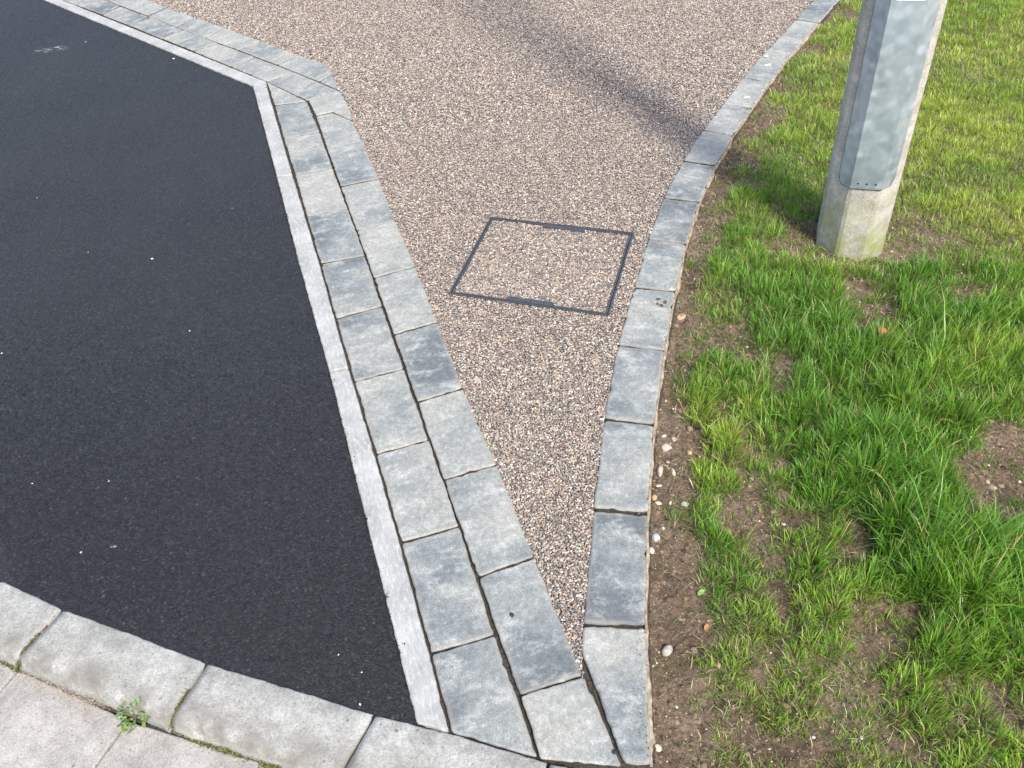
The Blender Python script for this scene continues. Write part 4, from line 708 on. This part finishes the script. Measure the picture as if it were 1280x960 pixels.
o = link('fallen_leaf', leaf('fallen_leaf', .018, .011, GLEAF)); o.location = (*GLEAF_P, ground_at(*GLEAF_P) + .004); o.rotation_euler = (.1, -.1, .5); tag(o, 'small pale green leaf lying on the bare soil strip', 'leaf')
a, b_ = Vector(TWIG[0]), Vector(TWIG[1]); V = []; F = []
for i in range(5):
    p = a.lerp(b_, i / 4); zt = ground_at(p.x, p.y) + .005 + .002 * math.sin(i)
    for k in range(5): V.append((p.x + math.cos(k * 1.257) * .0016, p.y, zt + math.sin(k * 1.257) * .0016))
for i in range(4):
    for k in range(5): F.append((i * 5 + k, i * 5 + (k + 1) % 5, i * 5 + 5 + (k + 1) % 5, i * 5 + 5 + k))
o = link('twig', mesh('twig', V, F, True), None, (STRAW,)); tag(o, 'short pale straw twig at the grass edge beside the pebbles', 'twig')

# weeds in the kerb joints: stem, leaves one by one
lm = [leaf('leaf', 1, .55, WLEAF, .18, .12), leaf('leaf', 1, .75, WLEAF, .12, .18), leaf('leaf', 1, .4, WLEAF, .2, .25)]
def weed(x, y, z, n, R, H, lab, seed):
    r = random.Random(seed); w = empty('weed', (x, y, z)); tag(w, lab, 'weed', 'weeds in the kerb joints')
    V = []; F = []
    for s in range(6):
        a = r.uniform(0, 6.28); L = R * r.uniform(.3, .7); b = len(V)
        for i in range(4):
            t = i / 3; c = Vector((math.cos(a) * L * t, math.sin(a) * L * t, H * .7 * math.sin(t * 1.3)))
            for k in range(4): V.append((c.x + math.cos(k * 1.571) * .0009, c.y + math.sin(k * 1.571) * .0009, c.z + (k % 2) * .0009))
        for i in range(3):
            for k in range(4): F.append((b + i * 4 + k, b + i * 4 + (k + 1) % 4, b + i * 4 + 4 + (k + 1) % 4, b + i * 4 + 4 + k))
    link('stem', mesh('stem', V, F, True), w, (STEM,))
    for i in range(n):
        o = bpy.data.objects.new('leaf', lm[i % 3]); COL.objects.link(o); o.parent = w; a = r.uniform(0, 6.28); q = R * math.sqrt(r.random()) * .75
        o.location = (math.cos(a) * q, math.sin(a) * q, H * r.uniform(.15, 1.) * (1.1 - q / R * .6)); s = R * r.uniform(.17, .33); o.scale = (s, s, s)
        o.rotation_euler = (r.gauss(0, .35), r.uniform(-.7, .25), a + r.gauss(0, .6))
    return w
weed(WEED[0], WEED[1], -.026, 110, .040, .028, 'leafy green weed growing at the kerb foot over the gutter joint', 11)
weed(WEED[0] - .03, WEED[1] + .016, -.028, 12, .014, .014, 'small yellow green sprout left of the leafy kerb weed', 12)
weed(WEED2[0], WEED2[1], -.006, 10, .015, .009, 'small flat green weed in the kerb joint at the asphalt edge', 13)
MX = []; 
for (a, b, k) in MOSS:
    a = Vector(a); b = Vector(b); d = (b - a); nn = Vector((-d.y, d.x)).normalized(); mm = int(d.length / .004 * 30)
    for i in range(mm):
        t = random.random(); g_ = vnoise(np.array([t * 9 + a.x * 7]), np.array([k * 3.3]))[0]
        if random.random() > (max(0, g_ - .25) * 1.5 if abs(d.x) > abs(d.y) else g_ * 1.3): continue
        p = a.lerp(b, t) + nn * random.gauss(0, .0026 * k); MX.append((p.x, p.y, (-.0035 - .020 * max(0, t - .55) / .45) if (a - b).length < .09 and k == 1 and abs(d.y) > abs(d.x) else -.031))
MX = np.array(MX); nM = len(MX); mc = np.array((.105, .125, .032)) * rng.uniform(.4, 1.7, (nM, 1)); br = rng.random(nM) < .3; mc[br] = np.array((.16, .12, .07)) * rng.uniform(.6, 1.3, (br.sum(), 1))
V, F, C = make_blades(MX[:, 0], MX[:, 1], MX[:, 2], rng.uniform(.002, .008, nM), rng.uniform(.0008, .0024, nM), mc, mc * 1.3, rng.uniform(.3, .95, nM), rng.uniform(0, 6.28, nM))
o = link('moss', bulk('moss', V, F, 3, C), None, (GRASS,)); tag(o, 'olive moss filling the joints of the pale concrete kerb', 'moss', kind='stuff')
# washed sand lying along the kerb foot
q = [Vector(p) for p in SAND_]; n = 5000; t = rng.beta(1.1, 1.1, n); X = np.interp(t * 3, range(4), [p.x for p in q]) + rng.normal(0, .016, n); Y = np.interp(t * 3, range(4), [p.y for p in q]) + np.abs(rng.normal(0, .014, n)) * -1 + .012
r = np.clip(rng.lognormal(-7.5, .5, n), .0003, .003); cs = np.array((.25, .215, .17)) * rng.uniform(.5, 1.35, (n, 1))
lumps('sand', X, Y, np.full(n, -.0305) + .004 * np.exp(-((rng.random(n)) * 2) ** 2) * 0, r, cs, sm.m, 'reddish washed sand and grit along the kerb foot', 'sand')
# dead stalks at the post
V = []; F = []; C = []
stv = []
for i, (x, y) in enumerate(STALKS):
    stv.append((x, y))
SX = np.repeat(np.array([s[0] for s in stv]), 7) + rng.normal(0, .012, 7 * len(stv)); SY = np.repeat(np.array([s[1] for s in stv]), 7) + rng.normal(0, .012, 7 * len(stv)); nS = len(SX)
sc = np.where((rng.random(nS) < .4)[:, None], np.array((.20, .16, .09)), np.array((.07, .13, .03))) * rng.uniform(.7, 1.2, (nS, 1))
V, F, C = make_blades(SX, SY, np.full(nS, -.015), rng.uniform(.08, .24, nS), rng.uniform(.0012, .0028, nS), sc, sc, rng.uniform(.05, .4, nS), rng.uniform(0, 6.28, nS))
o = link('tall_grass_stalks', bulk('tall_grass_stalks', V, F, 3, C), None, (GRASS,)); tag(o, 'thin uncut grass stalks standing against the lamp post', 'grass', kind='stuff')
